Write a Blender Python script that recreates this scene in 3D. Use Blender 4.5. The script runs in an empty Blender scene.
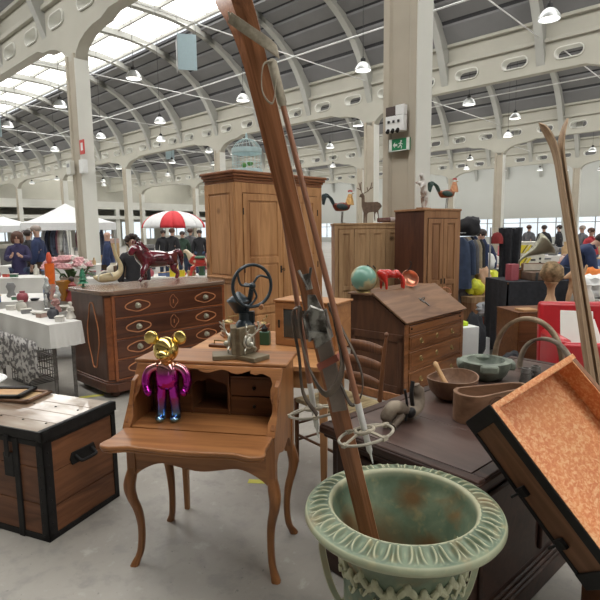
import bpy, bmesh, math, random
from mathutils import Vector, Matrix, Euler, noise
random.seed(7)
S = bpy.context.scene
COL = S.collection
PI = math.pi
def V(*a): return Vector(a)
# ------------------------------------------------------------ camera, world, lights, exposure
cd = bpy.data.cameras.new('camera'); cam = bpy.data.objects.new('camera', cd); COL.objects.link(cam)
_p = math.radians(7.5); _r = 0.0126
_f = V(0, math.cos(_p), -math.sin(_p)); _u = V(0, math.sin(_p), math.cos(_p)); _x = V(1, 0, 0)
_R = _x*math.cos(_r) - _u*math.sin(_r); _U = _u*math.cos(_r) + _x*math.sin(_r)
m3 = Matrix((_R, _U, -_f)).transposed()
cam.matrix_world = Matrix.Translation((0, 0, 1.6)) @ m3.to_4x4()
cd.sensor_width = 36; cd.lens = 31.2; cd.clip_end = 400
S.camera = cam
w = bpy.data.worlds.new('world'); S.world = w; w.use_nodes = True
bg = w.node_tree.nodes['Background']; bg.inputs[0].default_value = (0.93, 0.97, 1.0, 1); bg.inputs[1].default_value = 1.15
S.view_settings.view_transform = 'Standard'; S.view_settings.look = 'None'; S.view_settings.gamma = 1
S.view_settings.use_curve_mapping = False; S.view_settings.exposure = 0.22
TH = -math.radians(43.18)                      # the hall's long walls run at this angle
HR = Matrix.Rotation(TH, 4, 'Z')
ROWS = [-6.6, 6.77, 19.85, 33.6, 46.8, 60.2]   # the rows of columns, across the hall
def area(name, x, y, z, sx, sy, e, col=(1, .98, .95), rot=None):
    l = bpy.data.lights.new(name, 'AREA'); l.shape = 'RECTANGLE'; l.size = sx; l.size_y = sy; l.energy = e; l.color = col
    o = bpy.data.objects.new(name, l); COL.objects.link(o)
    o.matrix_world = HR @ Matrix.Translation((x, y, z)) @ (rot or Matrix.Identity(4))
    return o
for k in range(5):                              # daylight falling through the roof glazing of each bay
    yc = (ROWS[k]+ROWS[k+1])/2
    area('skylight_daylight', -22, yc+.5, 11.2, 84, 3.4, [2300, 2400, 2200, 2000, 2000][k], (1.0, .985, .95))
# ------------------------------------------------------------ helpers
class MB:
    def __init__(s): s.b = bmesh.new()
    def box(s, x0, x1, y0, y1, z0, z1, M=None):
        vs = [s.b.verts.new((x, y, z)) for x in (x0, x1) for y in (y0, y1) for z in (z0, z1)]
        for f in ((0,1,3,2),(4,6,7,5),(0,4,5,1),(2,3,7,6),(0,2,6,4),(1,5,7,3)): s.b.faces.new([vs[i] for i in f])
        if M: bmesh.ops.transform(s.b, matrix=M, verts=vs)
        return s
    def cb(s, c, d, R=None):
        M = Matrix.Translation(c) @ (R.to_matrix().to_4x4() if isinstance(R, Euler) else (R or Matrix.Identity(4)))
        return s.box(-d[0]/2, d[0]/2, -d[1]/2, d[1]/2, -d[2]/2, d[2]/2, M)
    def prism(s, pts, a, b, ax='y', M=None):
        def P(u, v, w): return {'y': (u, w, v), 'x': (w, u, v), 'z': (u, v, w)}[ax]
        A = [s.b.verts.new(P(u, v, a)) for u, v in pts]; B = [s.b.verts.new(P(u, v, b)) for u, v in pts]
        n = len(pts); s.b.faces.new(A); s.b.faces.new(B[::-1])
        for i in range(n): s.b.faces.new((A[i], B[i], B[(i+1) % n], A[(i+1) % n]))
        if M: bmesh.ops.transform(s.b, matrix=M, verts=A+B)
        return s
    def tube(s, pts, r, n=8, closed=False, fl=None, tw=None):
        """sweep a round or flat (fl = width, thickness) section along points; r may be a list; tw = side vector of a flat section"""
        pts = [Vector(p) for p in pts]; N = len(pts); rings = []; up = None
        for i, p in enumerate(pts):
            if closed: t = pts[(i+1) % N]-pts[i-1]
            else: t = pts[min(i+1, N-1)]-pts[max(i-1, 0)]
            t.normalize()
            if tw is not None: up = (tw if not isinstance(tw, list) else tw[i]); up = (up - t*up.dot(t)).normalized()
            elif up is None:
                up = t.orthogonal().normalized()
            else: up = (up - t*up.dot(t)).normalized()
            q = t.cross(up); k = r[i] if isinstance(r, (list, tuple)) else r
            if fl:
                ww, hh = fl[0]/2*k, fl[1]/2*(k if len(fl) > 2 else 1)
                ring = [p+up*a*ww+q*b*hh for a, b in ((1, .7), (.9, 1), (-.9, 1), (-1, .7), (-1, -.7), (-.9, -1), (.9, -1), (1, -.7))]
            else: ring = [p+(up*math.cos(2*PI*j/n)+q*math.sin(2*PI*j/n))*k for j in range(n)]
            rings.append([s.b.verts.new(c) for c in ring])
        m = len(rings[0])
        for i in range(N if closed else N-1):
            A, B = rings[i], rings[(i+1) % N]
            for j in range(m): s.b.faces.new((A[j], A[(j+1) % m], B[(j+1) % m], B[j]))
        if not closed: s.b.faces.new(rings[0][::-1]); s.b.faces.new(rings[-1])
        return s
    def lathe(s, prof, n=24, c=(0, 0, 0), M=None, fn=None, cap=True):
        vs = []; rings = []
        for k, (r, z) in enumerate(prof):
            ring = []
            for j in range(n):
                a = 2*PI*j/n; rr, zz = fn(r, z, a, k) if fn else (r, z)
                ring.append(s.b.verts.new((c[0]+rr*math.cos(a), c[1]+rr*math.sin(a), c[2]+zz)))
            rings.append(ring); vs += ring
        for A, B in zip(rings, rings[1:]):
            for j in range(n): s.b.faces.new((A[j], A[(j+1) % n], B[(j+1) % n], B[j]))
        if cap: s.b.faces.new(rings[0][::-1]); s.b.faces.new(rings[-1])
        if M: bmesh.ops.transform(s.b, matrix=M, verts=vs)
        return s
    def ell(s, c, r, M=None, n=12, m=8, fn=None):
        if not isinstance(r, (tuple, list, Vector)): r = (r, r, r)
        T = Matrix.Translation(c) @ (M or Matrix.Identity(4)) @ Matrix.Diagonal((r[0], r[1], r[2], 1))
        res = bmesh.ops.create_uvsphere(s.b, u_segments=n, v_segments=m, radius=1, matrix=T)
        if fn:
            for v in res['verts']: v.co = fn(v.co)
        return s
    def grid(s, fn, nu, nv, close_u=False):
        g = [[s.b.verts.new(fn(i/(nu-(0 if close_u else 1)), j/(nv-1))) for j in range(nv)] for i in range(nu)]
        for i in range(nu if close_u else nu-1):
            for j in range(nv-1):
                a = (i+1) % nu; s.b.faces.new((g[i][j], g[a][j], g[a][j+1], g[i][j+1]))
        return s
    def xf(s, M): bmesh.ops.transform(s.b, matrix=M, verts=s.b.verts); return s
def link(name, me, m, parent=None):
    if m: me.materials.clear(); me.materials.append(m)
    o = bpy.data.objects.new(name, me); COL.objects.link(o)
    if parent: o.parent = parent
    return o
def part(name, mb, m, parent=None, bev=0, ang=35, sub=0, solid=0, sm=True):
    me = bpy.data.meshes.new(name); bmesh.ops.recalc_face_normals(mb.b, faces=mb.b.faces); mb.b.to_mesh(me); mb.b.free()
    if sm:
        me.polygons.foreach_set('use_smooth', [True]*len(me.polygons)); me.set_sharp_from_angle(angle=math.radians(ang))
    o = link(name, me, m, parent)
    if solid: q = o.modifiers.new('solid', 'SOLIDIFY'); q.thickness = solid
    if sub: q = o.modifiers.new('sub', 'SUBSURF'); q.levels = q.render_levels = sub
    if bev:
        q = o.modifiers.new('bevel', 'BEVEL'); q.width = bev; q.segments = 2; q.limit_method = 'ANGLE'; q.angle_limit = math.radians(40)
    return o
def tag(o, label=None, cat=None, group=None, kind=None):
    if label: o['label'] = label
    if cat: o['category'] = cat
    if group: o['group'] = group
    if kind: o['kind'] = kind
    return o
def thing(name, label, cat, loc=(0, 0, 0), rz=0, group=None, rot=None):
    o = bpy.data.objects.new(name, None); COL.objects.link(o); o.empty_display_size = .1
    o.location = loc; o.rotation_euler = rot if rot else (0, 0, rz)
    return tag(o, label, cat, group)
def copy_tree(o, parent=None):
    c = o.copy(); COL.objects.link(c); c.parent = parent
    for ch in list(o.children): copy_tree(ch, c)
    return c
def dup(o, loc, rz=None, label=None, scale=None):
    c = copy_tree(o); c.location = loc
    if rz is not None: c.rotation_euler = (0, 0, rz)
    if label: c['label'] = label
    if scale: c.scale = (scale, scale, scale)
    return c
def struct(name, mb, m, hall=True, **k):
    o = part(name, mb, m, None, **k); o['kind'] = 'structure'
    if hall: o.rotation_euler = (0, 0, TH)
    return o
def skin(name, joints, edges, m, parent=None, sub=1, root=0, extra=None):
    """one continuous body grown over a skeleton: joints = [(co, radius)], edges = index pairs"""
    me = bpy.data.meshes.new(name); me.from_pydata([tuple(j[0]) for j in joints], edges, [])
    o = bpy.data.objects.new(name, me); COL.objects.link(o)
    q = o.modifiers.new('skin', 'SKIN'); q.use_smooth_shade = True; q.branch_smoothing = .6
    for i, d in enumerate(me.skin_vertices[0].data):
        r = joints[i][1]; d.radius = r if isinstance(r, tuple) else (r, r); d.use_root = (i == root)
    s_ = o.modifiers.new('sub', 'SUBSURF'); s_.levels = s_.render_levels = sub
    dg = bpy.context.evaluated_depsgraph_get(); ev = o.evaluated_get(dg)
    nm = bpy.data.meshes.new_from_object(ev); bpy.data.objects.remove(o); bpy.data.meshes.remove(me)
    nm.name = name; nm.polygons.foreach_set('use_smooth', [True]*len(nm.polygons))
    if extra:
        b = bmesh.new(); b.from_mesh(nm); x = MB(); x.b.free(); x.b = b; extra(x); b.to_mesh(nm); b.free()
        nm.polygons.foreach_set('use_smooth', [True]*len(nm.polygons))
    return link(name, nm, m, parent)
def arc(c, r, a0, a1, n=12, ax=('x', 'z')):
    out = []
    for i in range(n+1):
        a = a0+(a1-a0)*i/n; p = Vector(c); i0, i1 = 'xyz'.index(ax[0]), 'xyz'.index(ax[1])
        p[i0] += r*math.cos(a); p[i1] += r*math.sin(a); out.append(p)
    return out
def sm_path(pts, n=6):
    """Catmull-Rom through points"""
    P = [Vector(p) for p in pts]; P = [P[0]*2-P[1]]+P+[P[-1]*2-P[-2]]; out = []
    for i in range(1, len(P)-2):
        for k in range(n):
            t = k/n; a, b, c, d = P[i-1:i+3]
            out.append(.5*((2*b)+(c-a)*t+(2*a-5*b+4*c-d)*t*t+(3*b-a-3*c+d)*t**3))
    out.append(P[-2]); return out
# ------------------------------------------------------------ materials
def new_mat(name):
    m = bpy.data.materials.new(name); m.use_nodes = True; nt = m.node_tree; return m, nt, nt.nodes['Principled BSDF']
def ramp(nt, fac, cols):
    r = nt.nodes.new('ShaderNodeValToRGB'); el = r.color_ramp.elements
    while len(el) < len(cols): el.new(.5)
    for e, (p, c) in zip(el, cols): e.position = p; e.color = (*c, 1)
    nt.links.new(fac, r.inputs[0]); return r.outputs[0]
def noisef(nt, scale=(1, 1, 1), s=5, detail=4, dist=0, rough=.5, coord='Object'):
    tc = nt.nodes.new('ShaderNodeTexCoord'); mp = nt.nodes.new('ShaderNodeMapping'); mp.inputs['Scale'].default_value = scale
    nz = nt.nodes.new('ShaderNodeTexNoise'); nz.inputs['Scale'].default_value = s; nz.inputs['Detail'].default_value = detail
    nz.inputs['Distortion'].default_value = dist; nz.inputs['Roughness'].default_value = rough
    nt.links.new(tc.outputs[coord], mp.inputs[0]); nt.links.new(mp.outputs[0], nz.inputs['Vector']); return nz.outputs['Fac']
def bump(nt, b, fac, st=.2, d=.01):
    n = nt.nodes.new('ShaderNodeBump'); n.inputs['Strength'].default_value = st; n.inputs['Distance'].default_value = d
    nt.links.new(fac, n.inputs['Height']); nt.links.new(n.outputs[0], b.inputs['Normal'])
def mixc(nt, fac, a, b_, mode='MIX'):
    n = nt.nodes.new('ShaderNodeMix'); n.data_type = 'RGBA'; n.blend_type = mode
    if isinstance(fac, (int, float)): n.inputs[0].default_value = fac
    else: nt.links.new(fac, n.inputs[0])
    for i, c in ((6, a), (7, b_)):
        if isinstance(c, tuple): n.inputs[i].default_value = (*c, 1)
        else: nt.links.new(c, n.inputs[i])
    return n.outputs[2]
def wood(name, c1, c2, ax='x', rough=.4, fine=22, long=1.3, c3=None, coat=0.0, knots=False):
    """grain runs along ax; c1 dark, c2 light"""
    m, nt, b = new_mat(name)
    sc = {'x': (long, fine, fine), 'y': (fine, long, fine), 'z': (fine, fine, long)}[ax]
    f = noisef(nt, sc, 1.0, 6, 1.2, .6)
    g = noisef(nt, tuple(v*.25 for v in sc), 1.0, 3, .6)
    mid = tuple((a+d)/2 for a, d in zip(c1, c2))
    c = ramp(nt, f, [(.36, c1), (.5, mid), (.63, c2)])
    c = mixc(nt, ramp(nt, g, [(.35, (0, 0, 0)), (.7, (.6, .6, .6))]), c, c3 or c2)
    if knots:
        tc = nt.nodes.new('ShaderNodeTexCoord'); vo = nt.nodes.new('ShaderNodeTexVoronoi'); vo.inputs['Scale'].default_value = 1
        mp = nt.nodes.new('ShaderNodeMapping'); mp.inputs['Scale'].default_value = tuple(v*.22 if v > long else v*2.2 for v in sc)
        nt.links.new(tc.outputs['Object'], mp.inputs[0]); nt.links.new(mp.outputs[0], vo.inputs['Vector'])
        c = mixc(nt, ramp(nt, vo.outputs['Distance'], [(.04, (1, 1, 1)), (.13, (0, 0, 0))]), c, tuple(x*.45 for x in c1))
    nt.links.new(c, b.inputs['Base Color']); b.inputs['Roughness'].default_value = rough+.05; b.inputs['Specular IOR Level'].default_value = .35
    b.inputs['Coat Weight'].default_value = coat*.5; b.inputs['Coat Roughness'].default_value = .2
    bump(nt, b, f, .12, .004); return m
def plain(name, c, rough=.5, metal=0, var=.12, s=12, coat=0, bst=0.0, spec=.5):
    m, nt, b = new_mat(name); f = noisef(nt, (1, 1, 1), s, 4)
    lo = tuple(max(0, x*(1-var)) for x in c); hi = tuple(min(1, x*(1+var)) for x in c)
    nt.links.new(ramp(nt, f, [(.3, lo), (.7, hi)]), b.inputs['Base Color'])
    b.inputs['Roughness'].default_value = rough; b.inputs['Metallic'].default_value = metal; b.inputs['Coat Weight'].default_value = coat
    b.inputs['Specular IOR Level'].default_value = spec
    if bst: bump(nt, b, f, bst, .01)
    return m
def glow(name, c, e):
    m, nt, b = new_mat(name); b.inputs['Base Color'].default_value = (*c, 1); b.inputs['Emission Color'].default_value = (*c, 1); b.inputs['Emission Strength'].default_value = e; return m
def glass(name, c=(1, 1, 1), tr=.9):
    m, nt, b = new_mat(name); nt.nodes.remove(b); t = nt.nodes.new('ShaderNodeBsdfTransparent'); t.inputs[0].default_value = (*c, 1)
    g = nt.nodes.new('ShaderNodeBsdfGlossy'); g.inputs['Roughness'].default_value = .05
    x = nt.nodes.new('ShaderNodeMixShader'); x.inputs[0].default_value = 1-tr
    nt.links.new(t.outputs[0], x.inputs[1]); nt.links.new(g.outputs[0], x.inputs[2]); nt.links.new(x.outputs[0], nt.nodes['Material Output'].inputs[0]); return m
def two(name, ca, cb, thr=(.45, .55), s=6, rough=.5, metal=0, scale=(1, 1, 1), detail=4, coat=0, bst=0, dist=0):
    m, nt, b = new_mat(name); f = noisef(nt, scale, s, detail, dist)
    nt.links.new(ramp(nt, f, [(thr[0], ca), (thr[1], cb)]), b.inputs['Base Color']); b.inputs['Roughness'].default_value = rough
    b.inputs['Metallic'].default_value = metal; b.inputs['Coat Weight'].default_value = coat
    if bst: bump(nt, b, f, bst, .01)
    return m
M = {}
M['concrete_wall'] = plain('painted concrete', (.45, .435, .375), .8, var=.06, s=.7)
M['column'] = plain('column paint', (.42, .375, .30), .7, var=.08, s=1.5)
M['pale_and_lit'] = plain('pale paint and lit column face', (.66, .66, .61), .6, var=.04, s=1.5)  # pale paint of collars and fittings; also colours the columns' lit side
M['rib'] = plain('rib paint', (.42, .42, .39), .7, var=.05, s=1)
M['roof_shade'] = plain('roof shadow lines', (.045, .045, .05), .8)  # near-black shell paints in the shadow lines between the roof sheets
M['roof_panel'] = plain('roof sheet', (.20, .20, .205), .75, var=.12, s=.6)
M['steel'] = plain('galvanised steel', (.45, .45, .44), .4, .5, .05)
M['white_paint'] = plain('white paint', (.75, .76, .75), .5, var=.03)
M['sky_glass'] = glow('skylight glazing', (1.0, .99, .96), 3.0)
M['win_glass'] = glass('window glass', (.95, .98, 1), .9)
M['grey_paint'] = plain('grey paint', (.3, .31, .31), .5, var=.05)
M['dark'] = plain('dark', (.03, .03, .032), .6)
M['black_cloth'] = plain('black cloth', (.018, .019, .024), .9, var=.3, s=20, bst=.3)
# ------------------------------------------------------------ floor
def floor_mat():
    m, nt, b = new_mat('polished concrete')
    a = noisef(nt, (1, 1, 1), .8, 6, .3, .6); c = noisef(nt, (1, 1, 1), 7, 6, .2, .65); d = noisef(nt, (1, 1, 1), 40, 2)
    col = ramp(nt, a, [(.3, (.26, .243, .215)), (.7, (.37, .35, .315))])
    col = mixc(nt, ramp(nt, c, [(.35, (.8, .8, .8)), (.5, (0, 0, 0))]), col, (.25, .24, .22))
    col = mixc(nt, ramp(nt, c, [(.6, (0, 0, 0)), (.72, (.8, .8, .8))]), col, (.44, .43, .40))
    col = mixc(nt, ramp(nt, d, [(.7, (0, 0, 0)), (.74, (.7, .7, .7))]), col, (.16, .155, .15))
    nt.links.new(col, b.inputs['Base Color']); b.inputs['Roughness'].default_value = .42
    bump(nt, b, c, .05, .003); return m
f = MB(); f.box(-90, 60, -25, 75, -.2, 0)
struct('floor', f, floor_mat(), sm=False)
tp = MB(); tp.cb((-.27, 3.18, .0012), (.16, .05, .002), Euler((0, 0, -.1)))
tag(part('floor_tape', tp, plain('yellow tape', (.62, .6, .08), .5)), 'short strip of yellow tape on the floor behind the writing desk', 'tape')
tp = MB(); tp.cb((-2.12, 5.0, .0012), (.3, .06, .002), Euler((0, 0, .4)))
tag(part('floor_tape', tp, bpy.data.materials['yellow tape']), 'short strip of yellow tape on the floor by the chest of drawers', 'tape')
# ------------------------------------------------------------ the hall: columns, pierced beams, vaulted roof
SP = 10.9; OFF = [-4.19, -4.19, -14.1+SP, -13.9+SP, -13.0+SP, -13.0+SP]
X0, X1 = -68, 22
def beam(k):
    y = ROWS[k]; cols = [OFF[k]+(10.4 if k == 1 else SP)*i for i in range(-6, 4) if X0 < OFF[k]+SP*i < X1+4]
    cu = bpy.data.curves.new('b', 'CURVE'); cu.dimensions = '2D'; cu.fill_mode = 'BOTH'; cu.extrude = .16
    def spl(pts):
        s = cu.splines.new('POLY'); s.points.add(len(pts)-1); s.use_cyclic_u = True
        for p, q in zip(s.points, pts): p.co = (q[0], q[1], 0, 1)
    bot = [(X0, 6.95)]
    for c in cols:
        bot += [(c-2.2, 7.0)]+[(c-.28-1.5*(1-math.sin(a)), 6.25+.62*math.cos(a)) for a in [PI/2*t/5 for t in range(6)]]
        bot += [(c+.28+1.5*(1-math.sin(a)), 6.25+.62*math.cos(a)) for a in [PI/2*t/5 for t in range(5, -1, -1)]]+[(c+2.2, 7.0)]
    bot += [(X1+6, 6.95)]; bot = [p for i, p in enumerate(bot) if i == 0 or p[0] > bot[i-1][0]-1e-6]
    spl(bot+[(X1+6, 8.65), (X0, 8.65)])
    c0 = cols[0]; n = int((X1-X0)/1.9)
    for i in range(-2, n+3):
        x = c0+.91+SP/6*i
        if x < X0+1 or x > X1+5: continue
        w_, h_ = .27, .19
        spl([(x+w_+h_*math.cos(a), 7.5+h_*math.sin(a)) for a in [-PI/2+PI*t/6 for t in range(7)]]+[(x-w_+h_*math.cos(a), 7.5+h_*math.sin(a)) for a in [PI/2+PI*t/6 for t in range(7)]])
    o = bpy.data.objects.new('b', cu); COL.objects.link(o)
    me = bpy.data.meshes.new_from_object(o.evaluated_get(bpy.context.evaluated_depsgraph_get())); bpy.data.objects.remove(o)
    me.transform(Matrix.Translation((0, y, 0)) @ Matrix.Rotation(PI/2, 4, 'X')); 
    o = link('beam', me, M['concrete_wall']); o['kind'] = 'structure'; o.rotation_euler = (0, 0, TH)
    e = MB(); e.box(X0, X1+6, y-.27, y+.27, 7.93, 8.06); e.box(X0, X1+6, y-.3, y+.3, 8.6, 8.72)
    part('beam_ledge', e, M['concrete_wall'], o, bev=.02)
    r = MB()
    for i in range(-2, n+3):                     # cream collars round the openings
        x = c0+.91+SP/6*i
        if x < X0+1 or x > X1+5: continue
        w_, h_ = .27, .19
        pts = [V(x+w_+h_*math.cos(a), y, 7.5+h_*math.sin(a)) for a in [-PI/2+PI*t/6 for t in range(7)]]+[V(x-w_+h_*math.cos(a), y, 7.5+h_*math.sin(a)) for a in [PI/2+PI*t/6 for t in range(7)]]
        r.tube(pts, 1, fl=(.42, .045), closed=True, tw=V(0, 1, 0))
    part('beam_opening_collar', r, M['pale_and_lit'], o)
    return cols
ribmesh = {}
def rib_mesh(span):
    # an arched rib that leaves the wall low and follows the roof
    h = span/2-.15; pts_o = []; pts_i = []
    for i in range(33):
        s = -1+2*i/32; z = roofz(s); d = .3+1.1*abs(s)**9
        pts_o.append((s*h, z-.02)); pts_i.append((s*h*(1-.0), z-d))
    mb = MB()
    def prof(u, side): pass
    n = len(pts_o)
    for a, b in zip(range(n-1), range(1, n)):
        q = [pts_i[a], pts_i[b], pts_o[b], pts_o[a]]
        mb.prism(q, -.14, .14, 'x')
    bmesh.ops.remove_doubles(mb.b, verts=mb.b.verts, dist=1e-4)
    return mb
def roofz(s): return 8.6+2.95*(1-abs(s)**2.4)**.85 if abs(s) < 1 else 8.6
allcols = []
for k in range(6):
    if k == 5: break
    if k >= 0: allcols.append(beam(k))
proto_rib = None
for k in range(5):
    y0, y1 = ROWS[k], ROWS[k+1]; yc = (y0+y1)/2; h = (y1-y0)/2-.15
    sh = MB(); pn = MB()
    N = 20; ss = [-1+2*i/N for i in range(N+1)]
    for i in range(N):
        a, b = ss[i], ss[i+1]
        if -.26 < (a+b)/2 < .36: continue
        P = [(yc+a*h, roofz(a)), (yc+b*h, roofz(b)), (yc+b*h, roofz(b)+.12), (yc+a*h, roofz(a)+.12)]
        sh.prism(P, X0, X1+6, 'x')
        g = .14; a2, b2 = a+(b-a)*g, b-(b-a)*.02
        P = [(yc+a2*h, roofz(a2)-.10), (yc+b2*h, roofz(b2)-.03), (yc+b2*h, roofz(b2)), (yc+a2*h, roofz(a2))]
        pn.prism(P, X0, X1+6, 'x')
    o = struct('ceiling', sh, M['roof_shade'], sm=False)
    part('roof_panel', pn, M['roof_panel'], o, sm=False)
    # glazing along the crown
    gz = MB(); gz.box(X0, X1+6, yc-.25*h, yc+.4*h, 11.66, 11.7)
    o = struct('window_%d' % (k+1), gz, M['sky_glass'], sm=False)
    mu = MB()
    for i in range(int((X1-X0)/1.9)): mu.box(X0+i*1.9, X0+i*1.9+.03, yc-.25*h, yc+.4*h, 11.62, 11.66)
    for q in (-.25, .07, .4): mu.box(X0, X1+6, yc+q*h-.05, yc+q*h+.05, 11.5, 11.68)
    part('window_frame', mu, M['rib'], o, sm=False)
    # ribs, three to a column bay
    rm = part('roof_beam', rib_mesh(y1-y0), M['rib'], None, ang=50); rm['kind'] = 'structure'
    c0 = allcols[min(k+1, 4)][0]; xs = [c0+SP/3*i for i in range(-2, 26) if X0 < c0+SP/3*i < X1+5]
    if k == 0: xs = [x for x in xs if x > -45]
    for i, x in enumerate(xs):
        r = rm if i == 0 else rm.copy()
        if i: COL.objects.link(r)
        p = HR @ V(x, yc, 0); r.location = p; r.rotation_euler = (0, 0, TH)
    # long tie rods across each bay
    for i, x in enumerate(xs[::2]):
        t = MB(); t.tube([(x, y0+.2, 8.1), (x, y1-.2, 8.1)], .022, 6)
        struct('beam_tie_rod', t, M['white_paint'])
# purlin-like conduit along the bays
for (y, z) in ((9.6, 7.6), (14.2, 7.8), (24.0, 7.6)):
    t = MB(); t.tube([(X0, y, z), (X1, y, z)], .025, 6); struct('beam_conduit', t, M['white_paint'])
# columns
def column_mb(w=.27, d=.21, h=6.4):
    m = MB(); m.prism([(-w, -d), (-w+.1, -d), (-w+.13, -d+.05), (w-.13, -d+.05), (w-.1, -d), (w, -d), (w, d), (w-.1, d), (w-.13, d-.05), (-w+.13, d-.05), (-w+.1, d), (-w, d)], 0, h, 'z')
    return m
cproto = None
for k, cols in enumerate(allcols):
    if k == 0: continue
    for x in cols:
        if k == 1 and x > 0: continue
        if cproto is None:
            cproto = c = part('column', column_mb(), M['column'], None, bev=.01)
            lt = MB(); lt.box(.262, .285, -.2, .2, 0, 6.27); part('column_lit_face', lt, M['pale_and_lit'], c)  # paler strip paints the light onto the column's bright side
        else: c = copy_tree(cproto)
        c['kind'] = 'structure'; c.location = HR @ V(x, ROWS[k], 0); c.rotation_euler = (0, 0, TH)
# far long wall with a band of windows, and the end wall with its gallery
yb = ROWS[5]
fw = MB(); fw.box(X0, X1+30, yb, yb+.3, 2.75, 12.5); fw.box(X0, X1+30, yb, yb+.3, 0, .7)
for i in range(12): fw.box(X0+i*10, X0+i*10+.6, yb, yb+.3, .7, 2.75)
struct('wall_back', fw, plain('back wall paint', (.52, .53, .50), .8, var=.04, s=.3), sm=False)
wf = MB()
for i in range(64): wf.box(X0+i*1.9, X0+i*1.9+.09, yb+.05, yb+.15, .7, 2.75)
wf.box(X0, X1+30, yb+.05, yb+.15, 2.2, 2.28)
o = struct('window_6', wf, M['grey_paint'], sm=False)
gp = MB(); gp.box(X0, X1+30, yb+.09, yb+.11, .7, 2.75); part('window_pane', gp, M['win_glass'], o, sm=False)
ew = MB(); xe = -66
ew.box(xe-.3, xe, 2, yb, 3.2, 12.5); ew.box(xe-.3, xe, 2, yb, 0, .9)
for i in range(10): ew.box(xe-.3, xe, 2+i*6.4, 2+i*6.4+1.4, .9, 3.2)
struct('wall_left', ew, M['concrete_wall'], sm=False)
ef = MB()
for i in range(40): ef.box(xe-.2, xe-.1, 2+i*1.45, 2+i*1.45+.1, .9, 3.2)
o = struct('window_7', ef, M['grey_paint'], sm=False)
gp = MB(); gp.box(xe-.16, xe-.14, 2, yb, .9, 3.2); part('window_pane', gp, M['win_glass'], o, sm=False)
rw = MB(); xr = 27                               # the near end wall and the wall behind the viewer, each with wide doorways
for a, b_ in ((-14, 12), (22, 34), (44, 61)): rw.box(xr, xr+.3, a, b_, 0, 12.5)
rw.box(xr, xr+.3, -14, 61, 4.2, 12.5); struct('wall_right', rw, M['concrete_wall'], sm=False)
nw = MB(); nw.box(X0, xr, -14.3, -14, 4.4, 9)
for i in range(11): nw.box(X0+i*9, X0+i*9+(9 if i in (4, 5, 6, 7, 8) else 5.5), -14.3, -14, 0, 4.4)
struct('wall_front', nw, M['concrete_wall'], sm=False)
rf = MB(); rf.box(X0, xr, -14.3, -6.6, 8.7, 8.9); struct('ceiling', rf, M['roof_panel'], sm=False)
gb = MB(); gb.box(xe, xe+5, 2, yb, 4.6, 5.5); gb.box(xe, xe+5.2, 2, yb, 3.4, 3.8)
for i in range(9): gb.box(xe+4.6, xe+5, 4+i*7, 4.5+i*7, 0, 4.6)
struct('beam_gallery', gb, M['pale_and_lit'], sm=False)
# ------------------------------------------------------------ woods and shared finishes
M['desk'] = wood('cherry wood', (.15, .055, .018), (.34, .145, .052), 'x', .32, 20, 1.5, coat=.3)
M['desk_z'] = wood('cherry wood upright', (.14, .05, .017), (.33, .14, .05), 'z', .34, 20, 1.5, coat=.3)
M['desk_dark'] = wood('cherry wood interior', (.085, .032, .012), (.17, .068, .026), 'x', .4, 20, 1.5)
M['pine'] = wood('old waxed pine', (.26, .11, .04), (.54, .285, .125), 'z', .4, 10, 1.0, coat=.15, knots=True)
M['pine_x'] = wood('old waxed pine rails', (.27, .115, .042), (.46, .225, .09), 'x', .4, 10, 1.0, coat=.15)
M['pine_pale'] = wood('pale pine', (.36, .2, .09), (.55, .34, .17), 'x', .45, 12, 1.0)
M['pine_grey'] = wood('unvarnished pine', (.27, .155, .075), (.48, .31, .165), 'z', .6, 12, 1.2, knots=True)
M['brown_pine'] = wood('brown pine', (.20, .09, .042), (.36, .19, .09), 'z', .5, 12, 1.2, knots=True)
M['walnut'] = wood('walnut veneer', (.04, .014, .008), (.12, .042, .020), 'x', .26, 9, 1.2, coat=.5)
M['walnut_red'] = wood('walnut edging', (.17, .05, .018), (.29, .095, .034), 'x', .3, 9, 1.5, coat=.4)
M['walnut_z'] = wood('walnut side', (.06, .027, .018), (.13, .06, .038), 'z', .3, 9, 1.2, coat=.4)
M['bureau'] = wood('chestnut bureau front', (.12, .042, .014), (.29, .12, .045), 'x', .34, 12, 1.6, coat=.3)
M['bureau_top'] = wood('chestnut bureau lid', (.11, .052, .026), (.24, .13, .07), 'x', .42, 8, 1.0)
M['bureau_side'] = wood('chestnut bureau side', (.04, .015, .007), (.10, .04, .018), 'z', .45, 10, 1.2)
M['oak_dark'] = wood('dark oak', (.014, .006, .004), (.05, .021, .013), 'x', .45, 14, 1.3, coat=.1)
M['oak_top'] = wood('dark oak top', (.045, .026, .022), (.10, .062, .052), 'x', .3, 6, .7, coat=.7)
M['trunk_wood'] = wood('trunk boards', (.085, .03, .014), (.25, .105, .047), 'y', .42, 14, 1.6, knots=True)
M['trunk_front'] = wood('trunk front boards', (.075, .03, .016), (.19, .08, .04), 'x', .42, 14, 1.6, knots=True)
M['trunk_lid'] = two('worn lid', (.20, .13, .085), (.44, .38, .31), (.36, .66), 2.2, .32, scale=(1, 3.4, 1), detail=5, coat=.4)
M['iron'] = plain('black iron strap', (.012, .011, .011), .55, 0, .4, 18, bst=.1, spec=.3)
M['iron_grey'] = plain('old iron', (.16, .15, .14), .5, .7, .3, 30, bst=.2)
M['brass'] = plain('aged brass', (.36, .27, .12), .35, .9, .25, 20)
M['pewter'] = plain('silvered metal', (.62, .6, .52), .38, .75, .2, 25)
M['inlay'] = plain('pale wood inlay', (.50, .20, .085), .4)
M['knob_steel'] = plain('pale metal knob', (.5, .48, .38), .3, .7, .2)
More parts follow.
